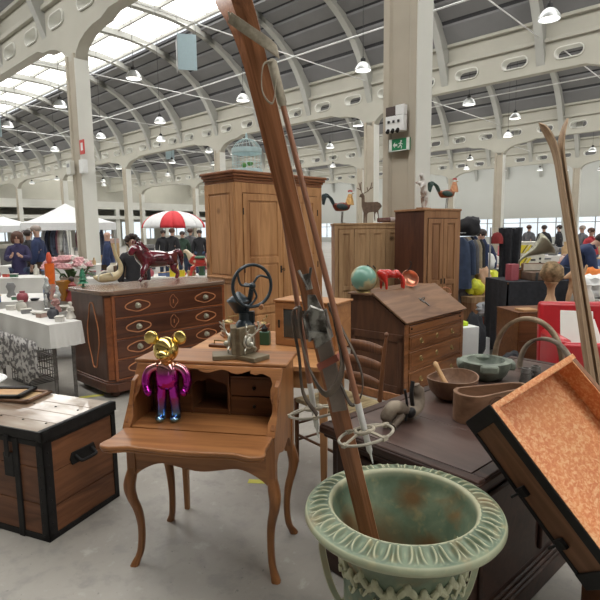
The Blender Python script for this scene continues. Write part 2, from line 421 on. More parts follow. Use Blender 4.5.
def vpatina():
    m, nt, b = new_mat('verdigris paint'); a = noisef(nt, (1, 1, 1), 5, 6, .4, .6); c = noisef(nt, (1, 1, 1), 3.1, 5, .8); d = noisef(nt, (1, 1, 1), 28, 4)
    col = ramp(nt, a, [(.28, (.06, .095, .062)), (.5, (.12, .17, .11)), (.72, (.23, .27, .175))])
    col = mixc(nt, ramp(nt, d, [(.56, (0, 0, 0)), (.72, (.5, .5, .5))]), col, (.36, .29, .14))
    col = mixc(nt, ramp(nt, c, [(.57, (0, 0, 0)), (.68, (.9, .9, .9))]), col, (.24, .11, .03))
    tc = nt.nodes.new('ShaderNodeTexCoord')
    for ctr, rad in (((-.02, .13, .47), .12), ((.12, .08, .52), .06), ((-.16, .08, .64), .05), ((.07, .18, .69), .05)):   # rust stains inside the bowl
        vm = nt.nodes.new('ShaderNodeVectorMath'); vm.operation = 'DISTANCE'; nt.links.new(tc.outputs['Object'], vm.inputs[0]); vm.inputs[1].default_value = ctr
        ad = nt.nodes.new('ShaderNodeMath'); ad.operation = 'MULTIPLY_ADD'; nt.links.new(c, ad.inputs[0]); ad.inputs[1].default_value = rad*4; nt.links.new(vm.outputs['Value'], ad.inputs[2])
        col = mixc(nt, ramp(nt, ad.outputs[0], [(rad*2.3, (.9, .9, .9)), (rad*3.3, (0, 0, 0))]), col, (.15, .075, .025))
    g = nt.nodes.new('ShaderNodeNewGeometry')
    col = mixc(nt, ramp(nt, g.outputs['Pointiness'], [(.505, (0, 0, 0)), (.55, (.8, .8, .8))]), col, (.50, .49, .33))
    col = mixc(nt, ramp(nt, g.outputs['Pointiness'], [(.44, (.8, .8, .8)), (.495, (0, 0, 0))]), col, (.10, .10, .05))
    nt.links.new(col, b.inputs['Base Color']); b.inputs['Roughness'].default_value = .5; bump(nt, b, d, .25, .004); return m
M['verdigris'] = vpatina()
# ------------------------------------------------------------ garden urn
def make_urn():
    t = thing('garden_urn', 'large green verdigris urn with a wide ribbed rim, holding the tall wooden skis', 'urn', (.318, 1.55, 0))
    N = 816; K = 27
    def f(r, z, a, k):
        if .222 < r < .2915 and z > .735:            # tongue and dart relief rolled over the lip
            s = (a*K/(2*PI)) % 1; e = abs(s-.5)*2
            u = (r-.222)/.07; inside = e < .62*(1-.55*u**3) 
            ring = math.exp(-((e-.62*math.sqrt(max(0, 1-(u/.86)**4)))/.17)**2)
            dart = math.exp(-((1-e)/.10)**2)*(u)
            core = math.exp(-(e/.3)**2)*math.exp(-((u-.45)/.35)**2)
            z += (.016*ring+.011*dart+.005*core-.009)*math.sin(PI*min(1, u*1.15+.05)); 
        return r, z
    out = [(.075, .03), (.085, .06), (.06, .085), (.05, .12), (.048, .16), (.07, .20), (.072, .215), (.06, .23), (.10, .26), (.14, .31), (.165, .36), (.175, .42), (.177, .52), (.18, .60), (.19, .655), (.205, .69), (.225, .712), (.25, .722), (.275, .728), (.288, .737), (.2925, .745)]
    rim = [(.2925+.0-.0, .75), (.2905, .7575)]+[(.287-.065*i/26, .7635+.019*math.sin(PI/2*i/26)) for i in range(27)]
    inn = [(.219, .7845), (.214, .7815), (.209, .770), ]+[(.207, .742), (.198, .715), (.187, .68), (.176, .64), (.166, .60), (.157, .55), (.147, .50), (.130, .45), (.105, .41), (.07, .385), (.03, .377), (.002, .376)]
    m = MB(); m.lathe(out+rim+inn, N, fn=f)
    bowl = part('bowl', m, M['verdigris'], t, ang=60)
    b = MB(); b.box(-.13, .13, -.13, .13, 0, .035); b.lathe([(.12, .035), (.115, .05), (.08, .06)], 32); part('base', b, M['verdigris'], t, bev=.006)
    # scroll handles
    for s in (-1, 1):
        h = MB(); ang = (PI*.93 if s < 0 else .12)
        pts = sm_path([(.172, 0, .56), (.195, 0, .64), (.225, 0, .645), (.245, 0, .60), (.235, 0, .52), (.215, 0, .44), (.19, 0, .39), (.165, 0, .37), (.16, 0, .395), (.18, 0, .405)], 6)
        h.tube(pts, [.013]*len(pts), 10, fl=(.03, .022), tw=V(0, 1, 0)); h.ell((.135, 0, .40), (.018, .02, .018))
        pp = sm_path([(.21, 0, .645), (.20, 0, .618), (.178, 0, .62), (.18, 0, .638)], 5); h.tube(pp, .008, 8)
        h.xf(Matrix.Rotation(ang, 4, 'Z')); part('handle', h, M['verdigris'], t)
    # acanthus garland in relief under the lip
    g = MB(); random.seed(3)
    for i in range(26):
        a = 2*PI*i/26; z = .585+.012*math.sin(i*2.4); R_ = .184
        for q in (-1, 0, 1):
            a2 = a+q*.07; g.ell((R_*math.cos(a2), R_*math.sin(a2), z+.02-abs(q)*.014), (.010, .012, .022), Matrix.Rotation(a2, 4, 'Z') @ Matrix.Rotation(q*.6, 4, 'X'), 8, 6)
        c = [V((R_+.004)*math.cos(a+.03*k_), (R_+.004)*math.sin(a+.03*k_), z-.02-.015*math.sin(k_*.9)) for k_ in range(6)]
        g.tube(c, .005, 6)
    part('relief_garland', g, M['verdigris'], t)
    t.scale = (1.065, 1.065, .955)
    return t
make_urn()
# ------------------------------------------------------------ skis
M['ski'] = wood('varnished ski wood', (.17, .062, .026), (.34, .145, .066), 'z', .33, 60, 2.2, coat=.4)
M['ski_base'] = wood('pale ski sole', (.36, .24, .17), (.5, .37, .28), 'z', .35, 60, 2.0)
M['ski_dark'] = plain('dark ski edge', (.05, .024, .016), .4)
M['leather'] = two('worn leather', (.05, .035, .025), (.12, .09, .065), (.4, .6), 14, .6, bst=.2)
M['webbing'] = plain('grey canvas strap', (.34, .30, .23), .85, var=.2, s=60, bst=.2)
M['red_strap'] = plain('faded red strap', (.36, .11, .075), .7)
def ski_mb(L, W, T, flip, bend=.16, tipl=.26, w_top=1.15, xb=0):
    m = MB(); n = 60; rows = []
    for i in range(n+1):
        s = i/n; z = L*s; off = 0; dx = 0
        if z > L-tipl: q = (z-(L-tipl))/tipl; off = bend*q*q; dx = xb*q*q; z = (L-tipl)+tipl*(q-.18*q*q)
        wd = W*(1-.12*math.sin(PI*min(1, s*1.05)))*(1+(w_top-1)*s)
        if s > .95: wd *= max(.05, math.sqrt(max(0, 1-((s-.95)/.05)**2)))
        th = T*(.55+.75*math.exp(-((s-.42)/.2)**2))
        rows.append((z, off*flip, wd/2, th, dx))
    rings = []
    for z, o, h, th, dx in rows:
        c = [(-h, o), (-h, o+th*flip), (-h*.28, o+th*flip), (-h*.22, o+th*flip*1.12), (h*.22, o+th*flip*1.12), (h*.28, o+th*flip), (h, o+th*flip), (h, o)]
        rings.append([m.b.verts.new((x+dx, -y, z)) for x, y in c])
    for A, B in zip(rings, rings[1:]):
        for j in range(8): m.b.faces.new((A[j], A[(j+1) % 8], B[(j+1) % 8], B[j]))
    m.b.faces.new(rings[0]); m.b.faces.new(rings[-1]); return m
def frame_from(z, face):
    z = z.normalized(); y = -(face-z*face.dot(z)).normalized(); x = y.cross(z); return Matrix((x, y, z)).transposed().to_4x4()
def binding(parent, h):
    b = MB(); b.prism([(-.026, h-.09), (.028, h-.07), (.024, h+.02), (.012, h+.075), (-.012, h+.08), (-.028, h+.01)], -.032, -.024)
    b.cb((-.032, -.040, h-.02), (.005, .05, .08)); b.cb((.032, -.040, h-.02), (.005, .05, .09)); b.tube([(-.032, -.055, h+.02), (0, -.07, h+.045), (.032, -.055, h+.02)], .005); b.cb((0, -.04, h-.05), (.07, .012, .02), Euler((0, .3, 0)))
    b.tube([(-.02, -.035, h+.16), (0, -.05, h+.1), (.02, -.035, h+.16)], .005); b.cb((0, -.036, h+.12), (.02, .012, .05))
    part('toe_iron', b, two('tarnished alloy', (.10, .09, .08), (.42, .41, .38), (.42, .58), 26, .4, .7, bst=.3), parent, bev=.002)
    s = MB(); s.tube(sm_path([(-.045, -.03, h+.05), (-.055, -.05, h-.02), (-.048, -.08, h-.13), (-.01, -.10, h-.22), (.05, -.08, h-.16), (.055, -.05, h-.03), (.045, -.03, h+.04)], 6), 1, fl=(.022, .005), tw=V(0, -.3, 1))
    s.tube(sm_path([(.045, -.02, h+.02), (.075, -.05, h-.05), (.10, -.05, h-.17), (.085, -.04, h-.25), (.045, -.04, h-.28), (.02, -.02, h-.2)], 6), 1, fl=(.02, .004), tw=V(0, 1, .2))
    s.tube(sm_path([(-.045, -.02, h+.05), (-.075, -.03, h+.03), (-.082, -.04, h-.10), (-.10, -.03, h-.22), (-.075, -.02, h-.30)], 6), 1, fl=(.022, .005), tw=V(0, 1, .2))
    part('binding_strap', s, M['leather'], parent)
    r = MB(); r.tube([(-.036, .005, h-.15), (-.034, -.028, h-.15), (.034, -.028, h-.13), (.036, .005, h-.13)], 1, fl=(.022, .004), tw=V(0, 0, 1))
    part('red_strap', r, M['red_strap'], parent)
    p = MB(); p.box(-.024, .024, -.022, -.016, h-.30, h-.06); part('foot_plate', p, plain('worn foot plate', (.25, .2, .17), .5, .2, .3), parent, bev=.002)
bot = V(.225, 1.56, .60); top = V(-.16, 1.70, 2.30); zd = top-bot; L = zd.length+.2
F1 = frame_from(zd, V(-.22, -1, -.1))
sk = part('ski', ski_mb(L, .049, .011, 1, w_top=1.3), M['ski'], None, ang=50); sk.matrix_world = Matrix.Translation(bot-zd.normalized()*.03) @ F1
tag(sk, 'front ski of the tall pair in the urn, binding facing the viewer', 'ski', None); binding(sk, .78-.0)
s2 = part('ski', ski_mb(L+.03, .050, .011, -1, .10, .42, 1.2, -.085), M['ski'], None, ang=50)
F2 = frame_from(zd+V(-.012, .02, .0), V(-.22, -1, -.1)); s2.matrix_world = Matrix.Translation(bot+V(-.004, .028, -.03)) @ F2
tag(s2, 'rear ski of the tall pair in the urn, its tip curling left', 'ski')
kb = MB(); kb.cb((0, .02, .8), (.06, .02, .12)); part('toe_iron', kb, M['iron_grey'], s2, bev=.003)
# canvas strap tying the tips
def P3(o, a, b, h): return tuple((sk.matrix_world @ V(a, b, h)))
st = MB(); h0 = 1.66
loop = [P3(sk, *q) for q in [(-.05, -.02, h0+.08), (-.01, -.032, h0+.03), (.05, -.03, h0-.04), (.065, .0, h0-.06), (.05, .045, h0-.03), (0, .055, h0+.04), (-.045, .05, h0+.09), (-.06, .02, h0+.1)]]
st.tube(sm_path(loop+[loop[0]], 5), 1, fl=(.032, .004), tw=V(-.2, 0, 1))
o = part('tie_strap', st, M['webbing']); tag(o, 'grey canvas strap tied around the tips of the tall skis', 'strap')
o.name = 'canvas_strap'
# poles
M['pole'] = wood('pole shaft wood', (.19, .075, .04), (.31, .14, .08), 'z', .35, 60, 2, coat=.4)
M['cane'] = plain('greyed cane', (.34, .31, .25), .7, var=.25, s=40)
M['tip_white'] = plain('pale pole end', (.62, .62, .6), .4, .2, .15, 20)
def ski_pole(a, b, label, spin=0):
    a = V(*a); b = V(*b); d = a-b; Lp = d.length; t = thing('ski_pole', label, 'ski pole', b)
    t.matrix_world = Matrix.Translation(b) @ frame_from(d, V(.1, -1, 0)) @ Matrix.Rotation(spin, 4, 'Z')
    m = MB(); m.tube([(0, 0, .16), (0, 0, Lp-.12)], [.0095, .0085], 12); part('shaft', m, M['pole'], t)
    m = MB(); m.tube([(0, 0, 0), (0, 0, .03), (0, 0, .04), (0, 0, .19)], [.002, .004, .009, .0105], 12); part('ferrule', m, M['tip_white'], t)
    m = MB(); m.tube([(0, 0, Lp-.14), (0, 0, Lp-.13), (0, 0, Lp-.01), (0, 0, Lp)], [.009, .0135, .0145, .008], 12); part('grip', m, M['webbing'], t)
    m = MB(); m.tube(sm_path([(0, -.01, Lp-.01), (-.03, -.02, Lp-.02), (-.05, -.02, Lp-.09), (-.03, -.02, Lp-.13), (0, -.012, Lp-.06)], 5), 1, fl=(.012, .003), tw=V(0, 1, 0)); part('wrist_strap', m, M['webbing'], t)
    k = MB(); k.tube([(.084*math.cos(x), .084*math.sin(x), .09) for x in [2*PI*i/36 for i in range(36)]], .0045, 8, closed=True)
    bk = part('basket', k, M['cane'], t)
    k = MB(); k.tube([(.028*math.cos(x), .028*math.sin(x), .105) for x in [2*PI*i/20 for i in range(20)]], .006, 8, closed=True)
    for i in range(4):
        x = PI/2*i+.5; k.tube([(.012*math.cos(x), .012*math.sin(x), .107), (.086*math.cos(x), .086*math.sin(x), .09)], 1, fl=(.010, .005), tw=V(-math.sin(x), math.cos(x), 0))
        k.cb((.084*math.cos(x), .084*math.sin(x), .09), (.016, .016, .012), Euler((0, 0, x)))
    part('basket_spokes', k, M['leather'] if False else M['webbing'], bk)
    return t
ski_pole((-.075, 1.60, 2.10), (.215, 1.50, .900), 'ski pole in front of the tall skis, round basket above the urn rim')
ski_pole((-.113, 1.84, 2.08), (.057, 1.70, .90), 'ski pole hanging behind the left side of the tall skis', 1.0)
# right-hand pair of skis, seen from the side
def pair(lo, hi, face, W, labels):
    zd = V(*hi)-V(*lo); Ls = zd.length; nrm = V(*face); F_ = frame_from(zd, nrm)
    for i, (fl, lb) in enumerate(zip((1, -1), labels)):
        o = part('ski', ski_mb(Ls, W, .014, fl, .055, .26, 1.1), M['ski_right'], None, ang=50)
        o.matrix_world = Matrix.Translation(V(*lo)) @ F_ @ Matrix.Translation((0, (-.006 if fl > 0 else .006), 0)); tag(o, lb, 'ski')
M['ski_right'] = wood('old ski wood', (.28, .18, .11), (.46, .33, .21), 'z', .5, 60, 2.0)
pair((1.46, 2.16, 0.0), (1.225, 2.60, 2.16), (1, -.12, .1), .07, ['right ski of the pair standing upright behind the leaning lined chest', 'left ski of the pair standing upright behind the leaning lined chest, tip curling left'])
# ------------------------------------------------------------ slant-front writing desk with its flap open
def make_desk():
    rz = math.atan2(-.14, .71); W = .724; D = .42; H0 = .70; H1 = .988; SB = .185
    t = thing('writing_desk', 'cherry wood writing desk on cabriole legs with its scalloped flap open', 'desk', (-.83, 2.34, 0), rz)
    # legs
    def leg(sx, sy, x, y):
        m = MB(); pts = []; rs = []
        for i in range(25):
            s = i/24; z = .50*s
            c = .030*math.sin((s-.08)*2*PI*.95+.25)*(1 if s < .98 else .6)      # S curve
            c = -.017*math.exp(-((s-.80)/.15)**2)+.016*math.sin(PI*min(1, s/.66))-.014*math.exp(-(s/.07)**2)
            w_ = .0155+.005*math.exp(-(s/.05)**2)+.014*max(0, (s-.35)/.65)**1.2*(1 if s < .84 else 1-.75*((s-.84)/.16)**1.5)
            pts.append(V(x+sx*c*1.0, y+sy*c, z)); rs.append(w_)
        rings = []
        for p, r in zip(pts, rs):
            rings.append([m.b.verts.new((p.x+r*a, p.y+r*b, p.z)) for a, b in ((1, .55), (.55, 1), (-.55, 1), (-1, .55), (-1, -.55), (-.55, -1), (.55, -1), (1, -.55))])
        for A, B in zip(rings, rings[1:]):
            for j in range(8): m.b.faces.new((A[j], A[(j+1) % 8], B[(j+1) % 8], B[j]))
        m.b.faces.new(rings[0]); m.b.faces.new(rings[-1])
        m.box(x-.021, x+.021, y-.021, y+.021, .47, H0-.012)
        part('leg', m, M['desk_z'], t, ang=50)
    for sx, x in ((1, .022), (-1, W-.022)):
        for sy, y in ((1, .022), (-1, D-.022)): leg(sx, sy, x, y)
    # aprons with a scalloped lower edge
    def scal(a, b, z0, z1, dep, n=28):
        p = [(a, z1)]
        for i in range(n+1):
            s = i/n; q = abs(2*s-1); z = z0+dep*(q**3)*-1 + .018*math.cos(q*PI*2.0)*(1-q) if False else z0 - .02 - dep*q**5 - .018*math.exp(-((q)/.3)**2) + .012*math.exp(-((q-.6)/.2)**2)
            p.append((a+(b-a)*s, z))
        return p+[(b, z1)]
    m = MB(); m.prism(scal(.04, W-.04, .545, H0-.012, .06), .006, .028); part('apron', m, M['desk'], t, bev=.003)
    m = MB(); m.prism(scal(.04, W-.04, .545, H0-.012, .06), D-.03, D-.008); part('apron', m, M['desk'], t, bev=.003)
    for x in (.008, W-.028):
        m = MB(); m.prism([(u, v) for u, v in scal(.04, D-.04, .585, H0-.012, .075)], x, x+.02, 'x'); part('apron', m, M['desk_z'], t, bev=.003)
    # carved cartouche on the front apron
    m = MB()
    for x0, x1 in ((.10, .34), (.38, .63)):
        m.tube([(x0, .004, .625), (x0+.02, .004, .655), (x1-.02, .004, .655), (x1, .004, .625), (x1-.04, .004, .615), (x0+.04, .004, .615)], .0025, 6, closed=True)
    m.tube(arc((.362, .004, .63), .018, 0, 2*PI, 14), .003, 6)
    part('apron_carving', m, M['desk_dark'], t)
    # case sides with the slanting, waved front edge
    side = [(0, H0-.012), (D, H0-.012), (D, H1-.018), (SB, H1-.018), (SB-.005, H1-.045), (.085, H1-.085), (.07, H1-.12), (.05, H1-.17), (.045, H1-.2), (.02, H1-.235), (0, H0+.03)]
    for x in (0, W-.02):
        m = MB(); m.prism(side, x, x+.02, 'x'); part('side_panel', m, M['desk_z'], t, bev=.003)
    # face frame arms in front of the sides, curling inwards to the valance
    for s in (0, 1):
        def fx(u): return u if s == 0 else W-u
        m = MB()
        pts = [(-.004, H0), (.034, H0), (.036, H0+.05), (.022, H0+.09), (.024, H0+.12), (.038, H0+.15), (.042, H0+.18), (.036, H0+.205), (.05, H0+.232), (.09, H0+.245), (.12, H0+.238), (.15, H0+.243), (.15, H1-.018), (-.004, H1-.018)]
        Mx = Matrix(((1, 0, 0, 0), (0, 1, (SB-.0)/(H1-H0), -.003-(SB/(H1-H0))*H0), (0, 0, 1, 0), (0, 0, 0, 1)))
        m.prism([(fx(u), v) for u, v in pts], -.012, .008, 'y', Mx)
        part('slanted_arm', m, M['desk'], t, bev=.002)
    m = MB(); Mx = Matrix(((1, 0, 0, 0), (0, 1, SB/(H1-H0), -.003-(SB/(H1-H0))*H0), (0, 0, 1, 0), (0, 0, 0, 1)))
    vp = [(.14, H1-.018), (.14, H0+.243)]+[(.14+(W-.28)*i/30, H0+.246+.008*math.cos(i/30*2*PI*3)-(.01 if 12 < i < 18 else 0)*0) for i in range(31)]+[(W-.14, H1-.018)]
    m.prism(vp, -.010, .007, 'y', Mx); part('valance', m, M['desk'], t, bev=.002)
    # top
    m = MB(); m.box(-.022, W+.022, SB-.02, D+.012, H1-.018, H1); part('top', m, M['desk'], t, bev=.006)
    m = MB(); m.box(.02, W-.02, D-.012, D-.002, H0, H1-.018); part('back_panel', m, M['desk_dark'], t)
    m = MB(); m.box(.02, W-.02, .005, D-.01, H0-.012, H0+.004); part('writing_surface', m, M['desk'], t)
    # open flap
    pts = []
    half = [(W/2, -.262), (W/2-.06, -.262), (W/2-.15, -.254), (W/2-.235, -.246), (W/2-.262, -.252), (W/2-.280, -.262), (W/2-.308, -.272), (W/2-.338, -.268), (W/2-.360, -.252), (W/2-.370, -.230), (W/2-.366, -.205), (W/2-.362, -.185), (W/2-.356, -.16), (W/2-.356, -.0)]
    pts = half+[(W-u, v) for u, v in half[::-1]]
    q = []
    for p in pts:
        if not q or (abs(p[0]-q[-1][0])+abs(p[1]*.84-q[-1][1])) > 1e-5: q.append((p[0], p[1]*.84))
    q.pop() if (abs(q[0][0]-q[-1][0])+abs(q[0][1]-q[-1][1])) < 1e-5 else None
    m = MB(); m.prism(q, H0-.016, H0+.004, 'z'); fl = part('flap', m, M['desk'], t, bev=.006)
    m = MB(); m.prism([(W/2+(u-W/2)*.985, v*.985) for u, v in q], H0-.026, H0-.016, 'z'); part('flap_edge_moulding', m, M['desk'], fl, bev=.003)
    # gallery: drawers left and right, an arched niche between
    yb = .235
    g = MB(); g.box(.02, W-.02, yb, yb+.01, H0, H0+.012)
    for x in (.02, .235, .43, W-.03): g.box(x, x+.012, yb-.006, D-.012, H0, H1-.03)
    g.box(.02, W-.02, yb-.004, D-.012, H0+.12, H0+.13) if False else None
    g.box(.02, W-.02, yb-.002, D-.012, H1-.05, H1-.02)
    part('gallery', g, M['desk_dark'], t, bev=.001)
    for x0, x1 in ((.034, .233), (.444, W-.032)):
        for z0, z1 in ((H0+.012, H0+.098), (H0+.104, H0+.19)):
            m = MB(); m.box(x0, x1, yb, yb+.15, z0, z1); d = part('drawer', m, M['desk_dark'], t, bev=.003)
            k = MB(); k.ell(((x0+x1)/2, yb-.012, (z0+z1)/2), (.009, .012, .009)); part('knob', k, M['iron'], d)
        m = MB(); m.box(x0, x1, yb+.004, yb+.01, H0+.19, H0+.2); part('shelf', m, M['desk_dark'], t)
    m = MB(); m.prism([(.247, H1-.05), (.247, H0+.15), (.262, H0+.165), (.28, H0+.172), (.30, H0+.168), (.315, H0+.178), (.338, H0+.186), (.361, H0+.178), (.376, H0+.168), (.396, H0+.172), (.414, H0+.165), (.43, H0+.15), (.43, H1-.05)], yb-.002, yb+.008)
    part('niche_arch', m, M['desk_dark'], t, bev=.001)
    m = MB(); m.box(.25, .43, yb, D-.02, H0+.004, H0+.03); part('niche_floor', m, M['desk_dark'], t)
    return t
desk = make_desk()
# ------------------------------------------------------------ iron-bound blanket chest, left
def make_trunk():
    W, D, H = 1.05, .50, .60; rz = math.atan2(-.38, .92)
    d = V(.92, -.38, 0).normalized(); o = V(-1.33, 2.55, 0)-d*W
    t = thing('blanket_chest', 'iron-bound wooden chest with plank sides and a worn lid, left foreground', 'chest', o, rz)
    m = MB(); m.box(.0, W, .0, D, .02, H-.05)
    b = part('body', m, M['trunk_front'], t, bev=.004)
    m = MB(); 
    for z0, z1 in ((.03, .175), (.18, .36), (.365, H-.055)): m.box(W-.01, W+.006, .03, D-.02, z0, z1)
    part('end_boards', m, M['trunk_wood'], t, bev=.003)
    m = MB()
    for z0, z1 in ((.03, .2), (.205, .40), (.405, H-.055)): m.box(.02, W-.04, -.006, .01, z0, z1)
    part('front_boards', m, M['trunk_front'], t, bev=.003)
    m = MB()
    for i in range(4): m.box(-.01, W+.012, -.012+i*(D+.02)/4, -.014+(i+1)*(D+.02)/4, H-.05, H)
    lid = part('lid', m, M['trunk_lid'], t, bev=.003)
    s = MB(); e = .012
    s.box(W-.04, W+e, -e, 0, 0, H-.045); s.box(W, W+e, -e, .045, 0, H-.045); s.box(W, W+e, D-.022, D+e, 0, H-.045)
    s.box(-.01, W+e, -e, 0, 0, .035); s.box(W, W+e, -e, D+e, 0, .032); s.box(W, W+e, 0, D+e, H-.07, H-.045)
    s.box(-.01, W+e, -e, 0, H-.08, H-.05)
    part('corner_iron', s, M['iron'], t, bev=.002)
    s = MB(); s.box(W+.004, W+.02, -.02, D+.016, H-.05, H+.004); s.box(-.01, W+.02, -.02, -.008, H-.045, H+.003); s.box(W-.02, W+.02, -.02, D+.016, H, H+.004)
    part('lid_iron', s, M['iron'], lid, bev=.002)
    for x in (W-.20, W-.75): s = MB(); s.box(x, x+.035, -.018, -.002, 0, H-.05); part('strap', s, M['iron'], t, bev=.002)
    s = MB(); s.box(W-.27, W-.20, -.022, -.004, H-.27, H-.14); s.box(W-.25, W-.22, -.03, -.02, H-.16, H-.04); part('hasp', s, M['iron'], t, bev=.004)
    rv = None
    for p, r in [((W-.02, -.014, .03+i*.065), (.006, .004, .006)) for i in range(9)]+[((W+.014, .015, .03+i*.065), (.004, .006, .006)) for i in range(9)]+[((W+.014, .05+i*.05, .022), (.004, .006, .006)) for i in range(9)]+[((W-.08-i*.17, j, H+.001), (.007, .007, .003)) for i in range(6) for j in (.1, .32)]:
        if rv is None: q = MB(); q.ell((0, 0, 0), 1, n=8, m=6); rv = c = part('rivet', q, M['iron'], t)
        else: c = rv.copy(); COL.objects.link(c)
        c.location = p; c.scale = r
    h = MB(); hx = W+.016; y0, y1, zc = .19, .31, .385
    h.prism([(y0-.02+.0, zc-.035), (y1+.02, zc-.035), (y1+.035, zc), (y1+.02, zc+.035), (y0-.02, zc+.035), (y0-.035, zc)], W+.006, W+.014, 'x')
    pl = part('handle_plate', h, M['iron'], t, bev=.003)
    h = MB(); h.tube(sm_path([(hx, y0, zc+.012), (hx+.035, y0+.005, zc-.01), (hx+.04, y0+.03, zc-.014), (hx+.04, y1-.03, zc-.014), (hx+.035, y1-.005, zc-.01), (hx, y1, zc+.012)], 5), .009, 10); part('handle', h, M['iron'], pl)
    return t, d
trunk, trunk_dir = make_trunk()
# picture frames and papers on the chest's far left
def flat_frame(loc, rz, w, h, lb, mat, inner, tilt=0):
    t = thing('picture_frame', lb, 'picture frame', loc, rz, rot=(tilt, 0, rz))
    m = MB()
    for a in ((0, w, 0, .03), (0, w, h-.03, h), (0, .03, 0, h), (w-.03, w, 0, h)): m.box(a[0], a[1], a[2], a[3], 0, .018)
    part('frame', m, mat, t, bev=.003); m = MB(); m.box(.02, w-.02, .02, h-.02, .003, .008); part('picture', m, inner, t)
    return t
# ------------------------------------------------------------ long dark oak chest, centre right
def make_table():
    dx = V(.53, -.59, 0).normalized(); rz = math.atan2(dx.y, dx.x); W = .775; D = 1.85; H = .72
    t = thing('oak_chest', 'long low dark oak chest with a moulded panelled top, behind the green urn', 'chest', (.10, 2.31, 0), rz)
    # local x along the short end facing us, y runs back
    m = MB(); m.box(.03, W-.03, .03, D-.03, .08, H-.05); part('body', m, M['oak_dark'], t, bev=.004)
    m = MB(); m.box(-.0, W, -.0, D, 0, .10); m.box(.008, W-.008, .008, D-.008, .10, .12); m.box(.018, W-.018, .018, D-.018, .12, .14); part('plinth', m, M['oak_dark'], t, bev=.012)
    m = MB()
    for x0, x1 in ((.07, .38), (.42, W-.07)): m.box(x0, x1, .012, .035, .18, H-.1)
    for y0, y1 in ((.08, .54), (.60, 1.04), (1.10, 1.54)): m.box(W-.035, W-.012, y0, y1, .18, H-.1)
    part('panel', m, M['oak_dark'], t, bev=.01)
    m = MB(); m.box(.0, W, .0, D, H-.065, H-.046); m.box(-.015, W+.015, -.015, D+.015, H-.045, H-.008)
    lid = part('lid', m, M['oak_dark'], t, bev=.008)
    m = MB(); 
    for y0, y1 in ((.045, .40), (.402, .80), (.802, 1.2), (1.202, 1.5), (1.502, D-.05)): m.box(.05, W-.05, y0, y1, H-.02, H-.002)
    part('lid_boards', m, M['oak_top'], lid, bev=.0015)
    m = MB()
    for a in ((-.01, W+.01, -.01, .04), (-.01, W+.01, D-.045, D+.01), (-.01, .045, .04, D-.045), (W-.045, W+.01, .04, D-.045)): m.box(*a, H-.03, H)
    part('lid_moulding', m, M['oak_dark'], lid, bev=.006)
    return t
table = make_table()
# ------------------------------------------------------------ leaning chest lid lined with orange paper
def make_leaning():
    e1 = V(.498, -.469, -.728).normalized(); e2 = V(.851, .426, .308); e2 = (e2-e1*e2.dot(e1)).normalized(); e3 = e1.cross(e2).normalized()
    A = V(.622, 1.865, .887)
    t = thing('lined_chest', 'open wooden chest tipped on edge showing its orange patterned lining, right foreground', 'chest', A)
    t.matrix_world = Matrix.Translation(A) @ Matrix((e1, e2, e3)).transposed().to_4x4()
    L, W, D = .63, .43, .185       # local x = down the near edge, y = across, z = towards the viewer
    m = MB(); m.box(0, L, 0, .018, 0, D); m.box(0, L, W-.018, W, 0, D); m.box(0, .018, 0, W, 0, D); m.box(L-.018, L, 0, W, 0, D); m.box(0, L, 0, W, -.012, .004)
    part('body', m, wood('lined chest wood', (.13, .06, .03), (.27, .13, .07), 'x', .45, 14, 1.6), t, bev=.003)
    mt, nt, b = new_mat('orange patterned paper'); f = noisef(nt, (1, 1, 1), 85, 2, .8, .4); g = noisef(nt, (1, 1, 1), 4, 3)
    c = ramp(nt, f, [(.38, (.62, .21, .08)), (.52, (.70, .30, .12)), (.66, (.78, .46, .24))]); c = mixc(nt, ramp(nt, g, [(.45, (0, 0, 0)), (.7, (.3, .3, .3))]), c, (.72, .3, .1))
    nt.links.new(c, b.inputs['Base Color']); b.inputs['Roughness'].default_value = .6; bump(nt, b, f, .15, .003)
    m = MB(); d0 = D-.10
    m.box(.018, L-.018, .018, W-.018, d0, d0+.003); m.box(-.001, L, -.001, .018, D, D+.002); m.box(-.001, .018, .018, W, D, D+.002)
    m.box(0.018, L-.018, W-.022, W-.018, d0, D-.002); m.box(.018, L-.018, .018, .022, d0, D-.002); m.box(.018, .022, .018, W-.018, d0, D-.002); m.box(L-.022, L-.018, .018, W-.018, d0, D-.002)
    part('lining', m, mt, t)
    s = MB(); s.box(-.004, L+.004, -.006, .0, D-.045, D-.002);  s.box(-.006, .05, -.007, .0, 0, D); s.box(L-.05, L+.006, -.007, 0, -.012, D); s.box(-.004, L+.004, -.004, 0, -.014, .008)
    part('edge_iron', s, M['iron'], t, bev=.002)
    for x in (.27, .46):
        h = MB(); h.box(x, x+.035, -.02, -.004, .02, .06); h.tube([(x+.017, -.012, .02), (x+.017, -.03, -.01), (x+.017, -.012, -.03)], .005, 8); part('latch', h, M['iron'], t, bev=.003)
    return t
make_leaning()

t = thing('crate', 'low wooden crate propping the lower end of the lined chest', 'crate', (1.16, 1.60, 0), .2)
m = MB(); m.box(0, .36, 0, .30, 0, .43); part('body', m, M['trunk_front'], t, bev=.004)
